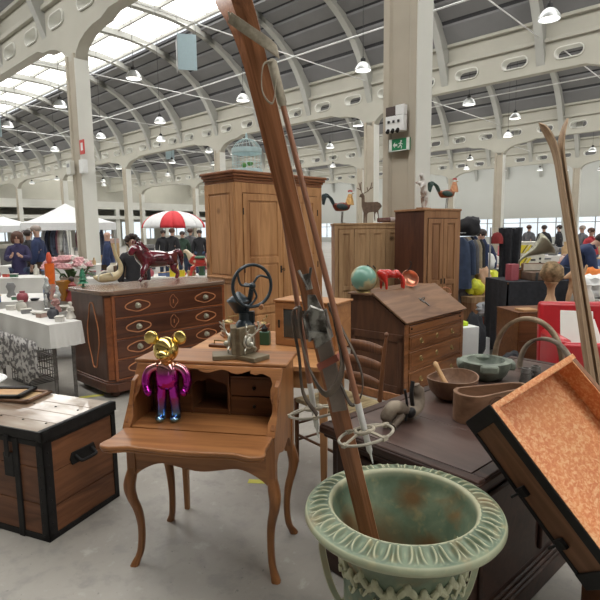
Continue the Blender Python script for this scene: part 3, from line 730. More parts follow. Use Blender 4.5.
# ------------------------------------------------------------ inlaid chest of drawers
def make_dresser():
    rz = math.atan2(.727, .686); W, D, H = 1.46, .77, 1.06
    t = thing('chest_of_drawers', 'four-drawer inlaid walnut chest of drawers with pale round knobs', 'chest of drawers', (-1.84, 4.89, 0), rz)
    c = .07
    def oct_(e, z0, z1): return [(c-e*.4, -e), (W-c+e*.4, -e), (W+e, c-e*.4), (W+e, D), (-e, D), (-e, c-e*.4)]
    m = MB(); m.prism(oct_(0, 0, 0), .12, H-.045, 'z'); part('body', m, M['walnut_z'], t, bev=.003)
    m = MB(); m.prism(oct_(.022, 0, 0), .06, .15, 'z'); m.prism(oct_(.012, 0, 0), .15, .17, 'z'); part('plinth', m, M['walnut'], t, bev=.008)
    m = MB(); m.prism(oct_(.03, 0, 0), H-.045, H, 'z'); part('top', m, wood('walnut top', (.13, .075, .05), (.24, .15, .10), 'x', .22, 7, 1.0, coat=.6), t, bev=.012)
    for x in (.09, W-.09):
        for y in (.09, D-.07): m = MB(); m.lathe([(.03, 0), (.05, .015), (.052, .04), (.035, .06)], 16, (x, y, 0)); part('foot', m, M['walnut'], t)
    for x in (0, W):
        m = MB(); m.box(*((c-.02, c+.012) if x == 0 else (W-c-.012, W-c+.02)), -.012, .01, .17, H-.05)
        m.cb((c/2-.004 if x == 0 else W-c/2+.004, c/2-.004, (.17+H-.05)/2), (.06, .012, H-.25), Euler((0, 0, -PI/4 if x == 0 else PI/4)))
        part('corner_stile', m, M['walnut_red'], t, bev=.003)
    zs = [.185, .385, .585, .79, H-.055]
    m = MB()
    for z in zs: m.box(c, W-c, -.008, 0, z-.012, z+.004)
    part('rail', m, M['walnut_red'], t, bev=.002)
    for a, b in zip(zs, zs[1:]):
        z0, z1 = a+.01, b-.018; zc = (z0+z1)/2
        m = MB(); m.box(c+.012, W-c-.012, -.012, .0, z0, z1); d = part('drawer', m, M['walnut'], t, bev=.004)
        for xc in (.32, W-.32):
            p = []
            for i in range(48):
                q = 2*PI*i/48; r = 1+.28*math.cos(2*q)**2*(1 if abs(math.cos(q)) > .7 else .25)
                p.append((xc+.135*math.copysign(abs(math.cos(q))**.8, math.cos(q)), -.0135, zc+(.042+.014*math.exp(-(math.cos(q)/.35)**2))*math.sin(q)))
            m = MB(); m.tube(p, 1, fl=(.008, .010), closed=True, tw=V(0, 1, 0)); part('inlay', m, M['inlay'], d)
            m = MB(); m.lathe([(.030, 0), (.028, .005), (.010, .008), (.009, .018), (.019, .024), (.021, .032), (.014, .040)], 18, M=Matrix.Translation((xc, -.012, zc)) @ Matrix.Rotation(PI/2, 4, 'X')); part('knob', m, M['knob_steel'], d)
        p = [(W/2+(.048+.008*math.cos(3*q))*math.cos(q), -.0135, zc+(.062+.01*math.cos(4*q))*math.sin(q)) for q in [2*PI*i/32 for i in range(32)]]
        m = MB(); m.tube(p, 1, fl=(.005, .003), closed=True, tw=V(0, 1, 0)); m.tube([(W/2, -.0135, zc-.02), (W/2, -.0135, zc+.02)], .004); part('keyhole_inlay', m, M['inlay'], d)
    # inlaid cartouche on the near end
    p = []
    for i in range(60):
        q = 2*PI*i/60; p.append((-.002, .31+(.10+.05*math.exp(-(math.sin(q)/.3)**2)*0+.02*math.cos(4*q))*math.cos(q), .60+.33*math.copysign(abs(math.sin(q))**.8, math.sin(q))))
    m = MB(); m.tube(p, 1, fl=(.01, .012), closed=True, tw=V(1, 0, 0)); part('end_inlay', m, M['inlay'], t)
    return t
make_dresser()
# ------------------------------------------------------------ framed doors
def panel_door(parent, x0, x1, z0, z1, y, mat, splits, nm='door', st=.07, field=None):
    m = MB(); m.box(x0, x0+st, y-.022, y, z0, z1); m.box(x1-st, x1, y-.022, y, z0, z1)
    zz = [z0]+[z0+(z1-z0)*s for s in splits]+[z1]
    m.box(x0, x1, y-.0215, y, z0, z0+st); m.box(x0, x1, y-.0215, y, z1-st, z1)
    for z in zz[1:-1]: m.box(x0, x1, y-.0215, y, z-st/2, z+st/2)
    d = part(nm, m, mat, parent, bev=.004)
    for i, (a, b) in enumerate(zip(zz, zz[1:])):
        a2 = a+(st if i == 0 else st/2); b2 = b-(st if i == len(zz)-2 else st/2)
        m = MB(); m.box(x0+st-.005, x1-st+.005, y-.008, y, a2-.005, b2+.005); m.box(x0+st+.025, x1-st-.025, y-.016, y, a2+.025, b2-.025)
        part('door_panel', m, field or mat, d, bev=.005)
    return d
def make_armoire():
    rz = math.atan2(.70, .71); W, D, H = 1.50, .60, 2.33
    t = thing('armoire', 'tall waxed pine armoire with panelled doors and a moulded cornice', 'armoire', (-.76, 6.27, 0), rz)
    m = MB(); m.box(0, W, 0, D, .05, H-.12); part('carcass', m, M['pine'], t, bev=.004)
    m = MB(); c = [(.0, -.0), (W, 0), (W, D), (0, D)]
    for z0, z1, e in ((H-.14, H-.10, .01), (H-.10, H-.07, .025), (H-.07, H-.035, .045), (H-.035, H, .06)): m.box(-e, W+e, -e, D+e*.5, z0, z1)
    part('cornice', m, wood('cornice pine', (.17, .06, .028), (.30, .125, .055), 'x', .4, 10, 1), t, bev=.010)
    m = MB(); m.box(-.02, W+.02, -.02, D, 0, .12); part('plinth', m, M['pine_x'], t, bev=.008)
    m = MB(); m.box(0, .10, -.012, 0, .12, H-.14); m.box(W-.10, W, -.012, 0, .12, H-.14); m.box(.1, W-.1, -.012, 0, H-.26, H-.14); m.box(.1, W-.1, -.012, 0, .12, .2); part('front_frame', m, M['pine'], t, bev=.004)
    for i, (x0, x1) in enumerate(((.105, W/2-.012), (W/2+.012, W-.105))):
        d = panel_door(t, x0, x1, .21, H-.27, -.006, M['pine'], [.40, .68] if False else [.22, .56], st=.08)
        for z in (.45, 1.15, 1.85): h = MB(); h.tube([(x0+.0 if i == 0 else x1, -.03, z-.04), (x0 if i == 0 else x1, -.03, z+.04)], .007, 8); part('hinge', h, M['iron'], d)
        if i == 0:
            h = MB(); h.cb((x1-.035, -.031, 1.12), (.025, .005, .09)); h.tube([(x1-.035, -.034, 1.12), (x1-.035, -.07, 1.12)], .005, 8); h.tube(arc((x1-.035, -.085, 1.12), .016, 0, 2*PI, 12, 'yz'), .004, 6); part('key', h, M['iron'], d)
    m = MB(); m.box(W/2-.014, W/2+.014, -.04, -.008, .21, H-.27); part('centre_post', m, M['pine'], t, bev=.004)
    # end frame
    m = MB(); st = .08
    for a in ((0, st), (D-st, D)): m.box(-.014, 0, a[0], a[1], .12, H-.14)
    for a in ((H-.26, H-.14), (.98, 1.07), (.12, .22)): m.box(-.0135, 0, st, D-st, a[0], a[1])
    m.box(-.022, 0, 0, D, 1.03, 1.055)
    s = part('end_frame', m, M['pine'], t, bev=.004)
    for a, b in ((1.07, H-.26), (.22, .98)):
        m = MB(); m.box(-.008, 0, st+.02, D-st-.02, a+.02, b-.02); part('end_panel', m, M['pine'], s, bev=.005)
make_armoire()
def make_bureau():
    rz = math.atan2(.73, .69); W, D, H, F_ = 1.15, .64, 1.0, .755; sb = .37
    t = thing('bureau', 'brown slant-top bureau with a closed sloping lid and drawers', 'bureau', (.95, 4.63, 0), rz)
    prof = [(0.01, .06), (0.01, F_-.005), (sb, H-.012), (D-.01, H-.012), (D-.01, .06)]
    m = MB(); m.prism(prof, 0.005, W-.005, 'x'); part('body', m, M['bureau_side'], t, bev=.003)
    m = MB(); m.box(-.012, W+.012, -.012, D, 0, .09); part('plinth', m, M['bureau'], t, bev=.01)
    m = MB(); m.box(-.018, W+.018, sb-.01, D+.006, H-.012, H+.008); part('top', m, M['bureau_top'], t, bev=.006)
    L = math.hypot(sb+.01, H-F_+.01); a = math.atan2(H-F_, sb); Mx = Matrix.Translation((0, -.018, F_-.002)) @ Matrix.Rotation(a, 4, 'X')
    m = MB(); m.box(-.018, W+.018, 0, L, 0, .02, Mx); lid = part('lid', m, M['bureau_top'], t, bev=.006)
    m = MB(); m.cb((W*.5, L*.52, .022), (.04, .07, .006)); m.tube(arc((W*.5, L*.52, .03), .03, 0, PI, 8, 'xz'), .005, 8); m.tube([(W*.5-.03, L*.52, .02), (W*.5-.03, L*.52, .032)], .006); m.tube([(W*.5+.03, L*.52, .02), (W*.5+.03, L*.52, .032)], .006); m.cb((W*.5+.01, L*.38, .024), (.02, .05, .01)); m.xf(Mx); part('lid_handle', m, M['iron_grey'], lid)
    m = MB(); m.box(0, .06, 0, .012, .09, F_-.01); m.box(W-.06, W, 0, .012, .09, F_-.01)
    for z in (.09, .30, .49, .64): m.box(.06, W-.06, .001, .012, z-.008, z+.012)
    m.box(.06, W-.06, .001, .012, F_-.02, F_-.008)
    part('front_frame', m, M['bureau'], t, bev=.003)
    for z0, z1, n in ((.105, .288, 2), (.315, .478, 2), (.505, .628, 3)):
        m = MB(); m.box(.07, W-.07, -.008, .012, z0, z1); d = part('drawer', m, M['bureau'], t, bev=.004)
        m = MB(); m.tube([(.09, -.009, z0+.02), (W-.09, -.009, z0+.02), (W-.09, -.009, z1-.02), (.09, -.009, z1-.02)], 1, fl=(.004, .002), closed=True, tw=V(0, 1, 0)); part('stringing', m, M['walnut'], d)
        for xc in (.27, W/2, W-.27):
            zc = (z0+z1)/2; m = MB(); m.lathe([(.026, 0), (.022, .004), (.006, .006)], 14, M=Matrix.Translation((xc, -.008, zc)) @ Matrix.Rotation(PI/2, 4, 'X'))
            if xc != W/2: m.tube(arc((xc, -.02, zc-.002), .02, PI, 2*PI, 8), .004, 6)
            part('pull', m, M['brass'], d)
    m = MB(); m.box(.07, W-.07, -.004, .012, .66, F_-.03); fr = part('frieze', m, M['bureau'], t, bev=.003)
    for x in (.10, W-.10): m = MB(); m.ell((x, -.008, .70), (.010, .008, .010)); part('knob', m, M['iron'], fr)
    m = MB()
    for a in ((.03, .08), (D-.07, D-.02)): m.box(-.004, .006, a[0], a[1], .09, F_-.12)
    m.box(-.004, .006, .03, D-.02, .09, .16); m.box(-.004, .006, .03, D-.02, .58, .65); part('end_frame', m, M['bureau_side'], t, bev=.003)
make_bureau()
def make_wardrobe(nm, label, loc, rz, W, D, H, mat, side, doors, splits, frame_top=.0, cat='wardrobe', top=None):
    t = thing(nm, label, cat, loc, rz)
    m = MB(); m.box(0, W, 0.0, D, .03, H-.03); part('carcass', m, side, t, bev=.004)
    m = MB(); m.box(-.015, W+.015, -.02, D+.01, H-.03, H); part('top', m, top or mat, t, bev=.006)
    m = MB(); m.box(-.01, W+.01, -.014, D, 0, .09); part('plinth', m, mat, t, bev=.006)
    m = MB(); m.box(0, .05, -.012, 0, .09, H-.03); m.box(W-.05, W, -.012, 0, .09, H-.03); m.box(.05, W-.05, -.012, 0, H-.03-frame_top, H-.03); part('front_frame', m, mat, t, bev=.003)
    n = doors; wd = (W-.11)/n
    for i in range(n):
        x0 = .055+i*wd; d = panel_door(t, x0+.003, x0+wd-.003, .1, H-.04-frame_top, -.004, mat, splits, st=.06)
        h = MB(); h.cb((x0+wd-.03 if i % 2 == 0 else x0+.03, -.03, H*.5), (.012, .012, .07)); part('latch', h, M['iron'], d, bev=.003)
    return t
make_wardrobe('wardrobe', 'low wide pale pine wardrobe with narrow panelled doors, rooster and deer on top', (.50, 7.42, 0), .03, 1.0, .5, 1.71, M['pine_grey'], M['brown_pine'], 4, [.45], .05)
make_wardrobe('wardrobe', 'tall narrow brown wardrobe with two doors by the clothes rack', (1.575, 6.62, 0), math.atan2(.35, .57), .65, .54, 1.87, M['brown_pine'], wood('dark wardrobe side', (.035, .012, .007), (.09, .032, .017), 'z', .5, 10, 1.2), 2, [.5], .09)  # side wood much darker than the doors
# ------------------------------------------------------------ pine side table behind the writing desk
def make_table2():
    rz = math.atan2(-.14, .71); W, D, H = .93, .95, .895
    t = thing('pine_table', 'light pine table behind the writing desk, covered in small collectables', 'table', (-.745, 2.815, 0), rz)
    m = MB(); m.box(0, W, 0, D, H-.028, H); part('tabletop', m, M['pine_x'], t, bev=.005)
    m = MB(); m.box(.05, W-.05, .04, .06, H-.13, H-.03); m.box(.05, W-.05, D-.06, D-.04, H-.13, H-.03); m.box(.04, .06, .05, D-.05, H-.13, H-.03); m.box(W-.06, W-.04, .05, D-.05, H-.13, H-.03); part('apron', m, M['pine_x'], t, bev=.003)
    for x in (.06, W-.06):
        for y in (.06, D-.06):
            m = MB(); m.tube([(x, y, 0), (x, y, H-.13), (x, y, H-.028)], [.018, .032, .032], 4); part('leg', m, M['pine'], t, bev=.002)
make_table2()
def make_chair():
    c = V(.26, 3.42, 0); rz = math.radians(128)     # local +y is the front
    t = thing('ladder_back_chair', 'wooden ladder-back chair with a rush seat tucked behind the skis', 'chair', c, rz)
    md = wood('chair wood', (.10, .04, .018), (.2, .085, .038), 'z', .4, 30, 2)
    for x in (-.20, .20):
        m = MB(); m.tube([(x, -.18, 0), (x, -.18, .45), (x*1.03, -.22, .82), (x*1.04, -.235, .90)], [.014, .017, .014, .009], 10); m.lathe([(.008, 0), (.014, .008), (.016, .018), (.010, .03), (.004, .034)], 12, (x*1.04, -.235, .895)); part('leg', m, md, t)
        m = MB(); m.tube([(x*1.1, .2, 0), (x*1.1, .2, .44), (x*1.1, .2, .46)], [.013, .018, .016], 10); part('leg', m, md, t)
        m = MB(); m.tube([(x*1.05, -.18, .16), (x*1.1, .2, .16)], .009); m.tube([(x*1.05, -.18, .28), (x*1.1, .2, .28)], .009); part('stretcher', m, md, t)
    m = MB(); m.tube([(-.2, .2, .2), (.2, .2, .2)], .009); m.tube([(-.2, -.18, .22), (.2, -.18, .22)], .009); part('stretcher', m, md, t)
    for z in (.57, .69, .80):
        m = MB(); y = -.18-.04*(z-.45)/.37; m.grid(lambda u, v: V(-.2+.4*u, y-.03*math.sin(PI*u), z+(v-.5)*(.055+.02*math.sin(PI*u))), 14, 3); part('slat', m, md, t, solid=.01)
    m = MB(); m.prism([(-.21, -.19), (.21, -.19), (.235, .215), (-.235, .215)], .435, .465, 'z'); part('seat', m, two('rush weave', (.22, .16, .08), (.42, .33, .18), (.35, .65), 1, .8, scale=(60, 4, 1), bst=.4), t, bev=.012)
make_chair()
# ------------------------------------------------------------ things on the desk and pine table
def metal_grad():
    m, nt, b = new_mat('glossy gold to violet glaze'); tc = nt.nodes.new('ShaderNodeTexCoord'); sx = nt.nodes.new('ShaderNodeSeparateXYZ'); nt.links.new(tc.outputs['Object'], sx.inputs[0])
    c = ramp(nt, sx.outputs[2], [(.0, (.45, .75, .80)), (.05, (.10, .22, .62)), (.12, (.42, .03, .38)), (.215, (.50, .03, .36)), (.262, (.75, .42, .35)), (.285, (.80, .60, .20))])
    nt.links.new(c, b.inputs['Base Color']); b.inputs['Metallic'].default_value = .95; b.inputs['Roughness'].default_value = .12; return m
def make_bear():
    mt = metal_grad(); t = thing('bear_figurine', 'shiny toy bear standing on the desk flap, gold head and violet body', 'figurine', (-.640, 2.42, .704), -.05)
    m = MB()
    m.lathe([(.018, .145), (.040, .15), (.052, .17), (.054, .20), (.050, .235), (.038, .262), (.022, .272)], 28)
    for v in m.b.verts: v.co.y *= .75
    for s in (-1, 1):
        m.tube(sm_path([(s*.026, 0, .160), (s*.030, 0, .10), (s*.033, 0, .05), (s*.034, -.004, .02)], 4), [.025]*5+[.022]*4+[.021]*3+[.022], 16)
        m.ell((s*.034, -.014, .016), (.023, .036, .0165), n=18, m=12)
        m.tube(sm_path([(s*.040, 0, .25), (s*.075, -.004, .235), (s*.092, -.008, .20), (s*.093, -.014, .165), (s*.082, -.026, .14)], 4), [.018]*4+[.0195]*8+[.017]*4+[.015], 14)
        m.ell((s*.080, -.028, .138), (.017, .018, .019), n=16, m=10)
    o = part('body', m, mt, t, ang=80)
    h = MB(); h.ell((0, 0, .325), (.056, .050, .058), n=28, m=18); h.ell((0, -.044, .310), (.032, .026, .023), n=20, m=12)
    for s in (-1, 1): h.ell((s*.064, .004, .378), (.031, .013, .031), Matrix.Rotation(-s*.25, 4, 'Z'), n=22, m=14)
    hd = part('head', h, mt, t, ang=80)
    e = MB(); e.ell((0, -.072, .318), (.009, .006, .006)); 
    for s in (-1, 1): e.ell((s*.022, -.046, .338), (.005, .004, .006))
    e.tube(arc((0, -.070, .312), .010, PI*1.15, PI*1.85, 6), .0015, 6); part('face', e, plain('dark gilt', (.12, .08, .02), .3, .8), hd); t.scale = (1.07, 1.07, 1.07)
make_bear()
def make_bookend(loc, rz, label):
    t = thing('bookend', label, 'bookend', loc, rz)
    mw = bpy.data.materials.get('bookend wood') or wood('bookend wood', (.10, .075, .045), (.2, .16, .10), 'x', .4, 20, 2)
    m = MB(); m.box(0, .12, -.055, .055, 0, .022); part('base', m, mw, t, bev=.003)
    m = MB(); m.box(0, .028, -.055, .055, .022, .155); part('upright', m, mw, t, bev=.003)
    a = MB()
    a.tube(arc((.034, 0, .085), .032, 0, 2*PI, 20, 'yz'), .006, 8); a.ell((.036, 0, .085), (.008, .020, .026)); a.ell((.05, 0, .07), (.016, .010, .014))
    for s in (-1, 1):
        a.tube(sm_path([(.038, s*.01, .105), (.05, s*.03, .125), (.06, s*.045, .15), (.06, s*.04, .18)], 4), .004, 6)
        a.tube([(.055, s*.036, .135), (.075, s*.05, .145)], .003, 6); a.tube([(.06, s*.045, .15), (.08, s*.06, .17)], .003, 6); a.tube([(.05, s*.03, .125), (.06, s*.02, .15)], .003, 6)
        a.tube(sm_path([(.036, s*.02, .06), (.045, s*.04, .045), (.04, s*.035, .03)], 4), .004, 6)
    part('antler_mount', a, M['pewter'], t)
make_bookend((-.278, 2.50, .989), math.radians(-38), 'wooden bookend with silvered antler mount, right one of the pair on the desk')
make_bookend((-.315, 2.515, .989), math.radians(190), 'wooden bookend with silvered antler mount, left one of the pair on the desk')
def make_grinder():
    ir = plain('blue-black cast iron', (.015, .026, .034), .4, .2, .3, 20, coat=.2)
    t = thing('coffee_grinder', 'blue-black cast iron coffee grinder with a big flywheel, behind the bookends', 'coffee grinder', (-.285, 2.64, .989), math.radians(-8))
    m = MB(); m.box(-.065, .065, -.05, .05, 0, .10); part('drawer_box', m, M['desk_dark'], t, bev=.004)
    m = MB(); m.lathe([(.055, .10), (.06, .12), (.045, .15), (.03, .165), (.028, .20)], 24); m.box(-.02, .05, -.015, .015, .15, .21); m.tube([(.0, 0, .17), (.03, 0, .28), (.045, 0, .35)], .013, 10); b = part('body', m, ir, t)
    m = MB(); m.lathe([(.022, .20), (.05, .245), (.062, .262), (.060, .268), (.018, .30), (.008, .31)], 24, (-.03, 0, 0)); part('hopper', m, ir, t)
    w = MB(); c = V(.055, -.05, .345); R_ = .105
    w.tube([(c.x+R_*math.cos(a), c.y, c.z+R_*math.sin(a)) for a in [2*PI*i/48 for i in range(48)]], .0085, 10, closed=True)
    for i in range(3):
        a = 2*PI*i/3+.5; p = [(c.x+r*math.cos(a+b_), c.y, c.z+r*math.sin(a+b_)) for r, b_ in ((0, 0), (.03, .5), (.065, .35), (.1, -.15), (.107, -.2))]; w.tube(sm_path(p, 4), .006, 8)
    w.ell(c, (.018, .02, .018)); w.tube([(c.x, c.y, c.z), (c.x, .03, c.z)], .010, 10)
    w.xf(Matrix.Translation(c) @ Matrix.Rotation(math.radians(38), 4, 'Z') @ Matrix.Translation(-c))
    wh = part('flywheel', w, ir, t); h = MB(); h.tube([(c.x+.06, c.y-.06, c.z-.09), (c.x+.07, c.y-.13, c.z-.09)], [.009, .011], 10); part('crank_handle', h, M['desk_z'], wh)
make_grinder()
def on_pine(x, y, z=0): return V(-.745, 2.815, .895+z)+Matrix.Rotation(math.atan2(-.14, .71), 3, 'Z') @ V(x, y, 0)
def display_box():
    t = thing('display_cabinet', 'small pine cabinet with a glazed door and keyhole on the pine table', 'cabinet', on_pine(.50, .50), math.radians(-30))
    m = MB(); W, D, H = .42, .22, .275
    m.box(0, W, .01, D, 0, H); part('case', m, M['pine_x'], t, bev=.004)
    m = MB(); m.box(-.012, W+.012, -.004, D+.01, H, H+.014); part('top', m, M['pine_x'], t, bev=.004)
    m = MB(); 
    for a in ((.0, .06, 0, H), (W-.06, W, 0, H), (.06, W-.06, 0, .05), (.06, W-.06, H-.045, H)): m.box(a[0], a[1], 0, .012, a[2]+.003, a[3]-.003)
    d = part('door', m, M['pine_x'], t, bev=.003); g = MB(); g.box(.055, W-.055, .004, .009, .055, H-.045); part('pane', g, plain('dark glass', (.05, .055, .055), .08), d)
    k = MB(); k.cb((.03, -.002, H*.5), (.012, .003, .05)); part('keyhole', k, M['iron'], d)
display_box()
t = thing('tin_box', 'small dark green tin with a round black cap beside the display cabinet', 'tin', on_pine(.43, .50), -.2)
m = MB(); m.box(-.035, .035, -.025, .025, 0, .085); part('body', m, plain('green tin', (.02, .075, .04), .4), t, bev=.006)
m = MB(); m.lathe([(.02, .085), (.022, .105), (.012, .115), (.004, .13)], 16); part('cap', m, M['iron'], t)
def small_chest(loc, rz, w, d, h, mat, lb, n=2, nm='drawer_box'):
    t = thing(nm, lb, 'box', loc, rz); m = MB(); m.box(0, w, .004, d, 0, h); part('case', m, mat, t, bev=.003)
    m = MB(); m.box(-.006, w+.006, -.004, d+.004, h, h+.01); part('lid', m, mat, t, bev=.003)
    for i in range(n):
        z0 = .008+i*(h-.008)/n; m = MB(); m.box(.01, w-.01, -.004, .01, z0, z0+(h-.008)/n-.006); q = part('drawer', m, mat, t, bev=.002); k = MB(); k.ell((w/2, -.01, z0+(h/n)/2-.004), .006, n=8, m=6); part('knob', k, M['brass'], q)
small_chest(on_pine(.22, .62), .1, .15, .11, .085, M['desk_z'], 'small wooden box with drawers on the pine table, left of the bookends', 2)
def coffee_mill(loc, rz, lb, s=1, mat=None):
    t = thing('coffee_mill', lb, 'coffee mill', loc, rz); m = MB(); m.box(-.05, .05, -.05, .05, .0, .015); m.box(-.042, .042, -.042, .042, .015, .085); m.box(-.048, .048, -.048, .048, .085, .095); part('case', m, mat or M['desk_z'], t, bev=.003)
    m = MB(); m.ell((0, 0, .098), (.034, .034, .02)); m.tube([(0, 0, .10), (0, 0, .135), (.05, 0, .14), (.075, 0, .135)], .004, 8); m.ell((.078, 0, .150), (.009, .009, .016)); part('crank', m, M['brass'], t); m = MB(); m.box(-.03, .03, -.05, -.03, .025, .06); q = part('drawer', m, mat or M['desk_z'], t, bev=.002); k = MB(); k.ell((0, -.055, .042), .006, n=8, m=6); part('knob', k, M['brass'], q); t.scale = (s, s, s)
coffee_mill(on_pine(.12, .72), .4, 'small wooden coffee mill with a crank on the pine table, far left')
coffee_mill(on_pine(.34, .80), 1.2, 'low brass-topped coffee mill on the pine table beneath the armoire', .8, M['walnut_red'])
t = thing('wooden_scales', 'low wooden instrument with brass fittings lying at the pine table edge', 'instrument', on_pine(.10, .38), -.35)
m = MB(); m.box(0, .26, 0, .05, 0, .018); part('base', m, M['desk_dark'], t, bev=.004); m = MB(); m.lathe([(.014, .018), (.018, .03), (.008, .045), (.012, .055), (.004, .06)], 12, (.2, .025, 0)); m.tube([(.03, .025, .02), (.03, .025, .04), (.17, .025, .04)], .005); part('fitting', m, M['brass'], t)
# ------------------------------------------------------------ figures of animals
def quad_body(nm, parent, mat, joints, edges, sub=2, extra=None): return skin(nm, joints, edges, mat, parent, sub, 0, extra)
def make_horse():
    gl = two('dark red glaze', (.045, .004, .010), (.17, .012, .03), (.35, .65), 5, .14, coat=1)
    t = thing('horse_figurine', 'glossy dark red ceramic horse striding on the chest of drawers', 'figurine', (-1.63, 5.93, 1.062), math.radians(52), rot=None)
    J = [((0, 0, .29), .125), ((.12, 0, .295), .120), ((.22, 0, .31), .118), ((-.11, 0, .30), .130), ((-.18, 0, .325), .122), ((-.245, 0, .385), .105), ((-.29, 0, .435), .080), ((-.325, 0, .455), .062), ((-.365, 0, .41), .046), ((-.39, 0, .355), .036),
         ((-.19, -.06, .22), .062), ((-.27, -.07, .14), .036), ((-.27, -.07, .07), .024), ((-.32, -.07, .014), .026),
         ((-.16, .06, .22), .062), ((-.15, .07, .13), .036), ((-.12, .07, .07), .024), ((-.14, .07, .014), .026),
         ((.24, -.06, .22), .075), ((.20, -.07, .15), .042), ((.28, -.07, .085), .025), ((.25, -.07, .014), .026),
         ((.26, .06, .22), .075), ((.32, .07, .16), .042), ((.40, .07, .095), .025), ((.39, .07, .014), .026),
         ((.31, 0, .38), .034), ((.36, 0, .40), .046), ((.40, 0, .35), .050), ((.41, 0, .27), .036), ((.41, 0, .18), 0.010)]
    E = [(0, 1), (1, 2), (0, 3), (3, 4), (4, 5), (5, 6), (6, 7), (7, 8), (8, 9), (4, 10), (10, 11), (11, 12), (12, 13), (4, 14), (14, 15), (15, 16), (16, 17), (2, 18), (18, 19), (19, 20), (20, 21), (2, 22), (22, 23), (23, 24), (24, 25), (2, 26), (26, 27), (27, 28), (28, 29), (29, 30)]
    b = quad_body('body', t, gl, J, E)
    m = MB()
    for i in range(9): s = i/8; m.ell((-.19-.10*s+.05, 0, .40+.10*s+.0), (.045, .028, .045), Matrix.Rotation(.7, 4, 'Y'), 10, 8)
    part('mane', m, gl, t)
    for s in (-1, 1): m = MB(); m.ell((-.315, s*.028, .53), (.012, .009, .026), None, 10, 8); part('ear', m, gl, t)
    m = MB()
    for s in (-1, 1): m.ell((-.355, s*.045, .45), (.006, .005, .006), None, 8, 6)
    part('eye', m, M['dark'], t)
    t.scale = (.88, .88, .84)
make_horse()
def make_swan():
    t = thing('wooden_swan', 'cream carved bird with a long upright neck on the chest of drawers', 'carving', (-2.08, 5.62, 1.062), math.radians(30))
    cm = plain('cream wood', (.60, .50, .30), .4, var=.15)
    J = [((0, 0, .07), .055), ((.09, 0, .08), .05), ((.14, 0, .13), .034), ((.145, 0, .20), .026), ((.11, 0, .28), .020), ((.09, 0, .36), .014), ((.085, 0, .43), .008), ((-.09, 0, .06), .04), ((-.15, 0, .09), .012)]
    skin('body', J, [(0, 1), (1, 2), (2, 3), (3, 4), (4, 5), (5, 6), (0, 7), (7, 8)], cm, t, 2)
    m = MB(); m.tube(arc((-.03, -.05, .07), .075, PI*.05, PI*1.1, 14), 1, fl=(.03, .012), tw=V(0, 1, 0)); part('wing', m, plain('pale wood', (.62, .6, .52), .5), t)
make_swan()
def tree_fig(loc, s, mat, lb):
    t = thing('tree_ornament', lb, 'ornament', loc); m = MB()
    for i, (r, z) in enumerate(((.07, .04), (.058, .085), (.045, .13), (.03, .17))): m.lathe([(r*.4, z), (r, z+.002), (r*.45, z+.045), (.004, z+.07)], 14)
    part('tiers', m, mat, t); m = MB(); m.tube([(0, 0, 0), (0, 0, .05)], .014); m.lathe([(.035, 0), (.03, .008)], 14); part('trunk', m, mat, t); t.scale = (s, s, s)
tree_fig((-2.25, 5.38, 1.062), .80, plain('green glaze', (.015, .16, .075), .35), 'small green tiered tree ornament at the left end of the chest of drawers')
def make_rooster(loc, rz, s, lb, c1, c2, c3, legs=None):
    t = thing('rooster_figurine', lb, 'figurine', loc, rz)
    mb_ = plain('rooster body '+str(len(bpy.data.materials)), c1, .3, .3, .3, 30); mn = plain('rooster neck '+str(len(bpy.data.materials)), c2, .4, .1, .3, 30); mt_ = plain('rooster tail '+str(len(bpy.data.materials)), c3, .4, .2, .3, 30)
    J = [((0, 0, .22), .075), ((-.08, 0, .24), .06), ((-.14, 0, .29), .03), ((.08, 0, .25), .06), ((.11, 0, .32), .042), ((.12, 0, .40), .028), ((.13, 0, .43), .026)]
    skin('body', J, [(0, 1), (1, 2), (0, 3), (3, 4), (4, 5), (5, 6)], mb_, t, 2)
    m = MB(); m.lathe([(.068, .27), (.058, .33), (.036, .40), (.030, .425)], 18); 
    m.xf(Matrix.Translation((.10, 0, 0)) @ Matrix.Rotation(.06, 4, 'Y')); part('neck_hackle', m, mn, t)
    m = MB()
    for i in range(7):
        a = i/6; m.tube(sm_path([(-.12, (a-.5)*.05, .27), (-.17-.03*a, (a-.5)*.08, .36+.05*a), (-.25-.02*a, (a-.5)*.1, .38-.02*a+.05*a), (-.29+.02*a, (a-.5)*.1, .27+.04*a)], 5), 1, fl=(.035, .008), tw=V(1, 0, .3))
    part('tail', m, mt_, t)
    m = MB()
    for i in range(4): m.ell((.10+i*.018, 0, .475-abs(i-1.5)*.006), (.009, .005, .017), None, 8, 6)
    m.ell((.155, 0, .40), (.008, .006, .018), None, 8, 6); part('comb', m, plain('comb red', (.45, .03, .03), .4), t)
    m = MB(); m.lathe([(.012, 0), (.001, .035)], 8, M=Matrix.Translation((.155, 0, .432)) @ Matrix.Rotation(PI/2, 4, 'Y')); part('beak', m, M['brass'], t)
    m = MB()
    for s_ in (-1, 1):
        m.tube([(.01, s_*.03, .17), (.0, s_*.03, .012)], .007, 8)
        for a in (-.5, 0, .5): m.tube([(0, s_*.03, .008), (.05*math.cos(a), s_*.03+.05*math.sin(a), .004)], .005, 6)
    part('leg', m, M['iron_grey'], t)
    m = MB()
    for s_ in (-1, 1): m.ell((-.01, s_*.06, .24), (.09, .018, .045), Matrix.Rotation(.2, 4, 'Y'), 14, 8)
    part('wing', m, mt_, t); t.scale = (s, s, s); return t
make_rooster((.62, 7.62, 1.71), math.radians(10), .98, 'painted rooster with gold neck on the low pine wardrobe', (.16, .035, .02), (.62, .36, .12), (.03, .05, .055))
make_rooster((1.98, 7.08, 1.87), math.radians(5), .85, 'metal rooster with dark green tail on the tall brown wardrobe', (.25, .08, .035), (.5, .22, .10), (.035, .07, .06))
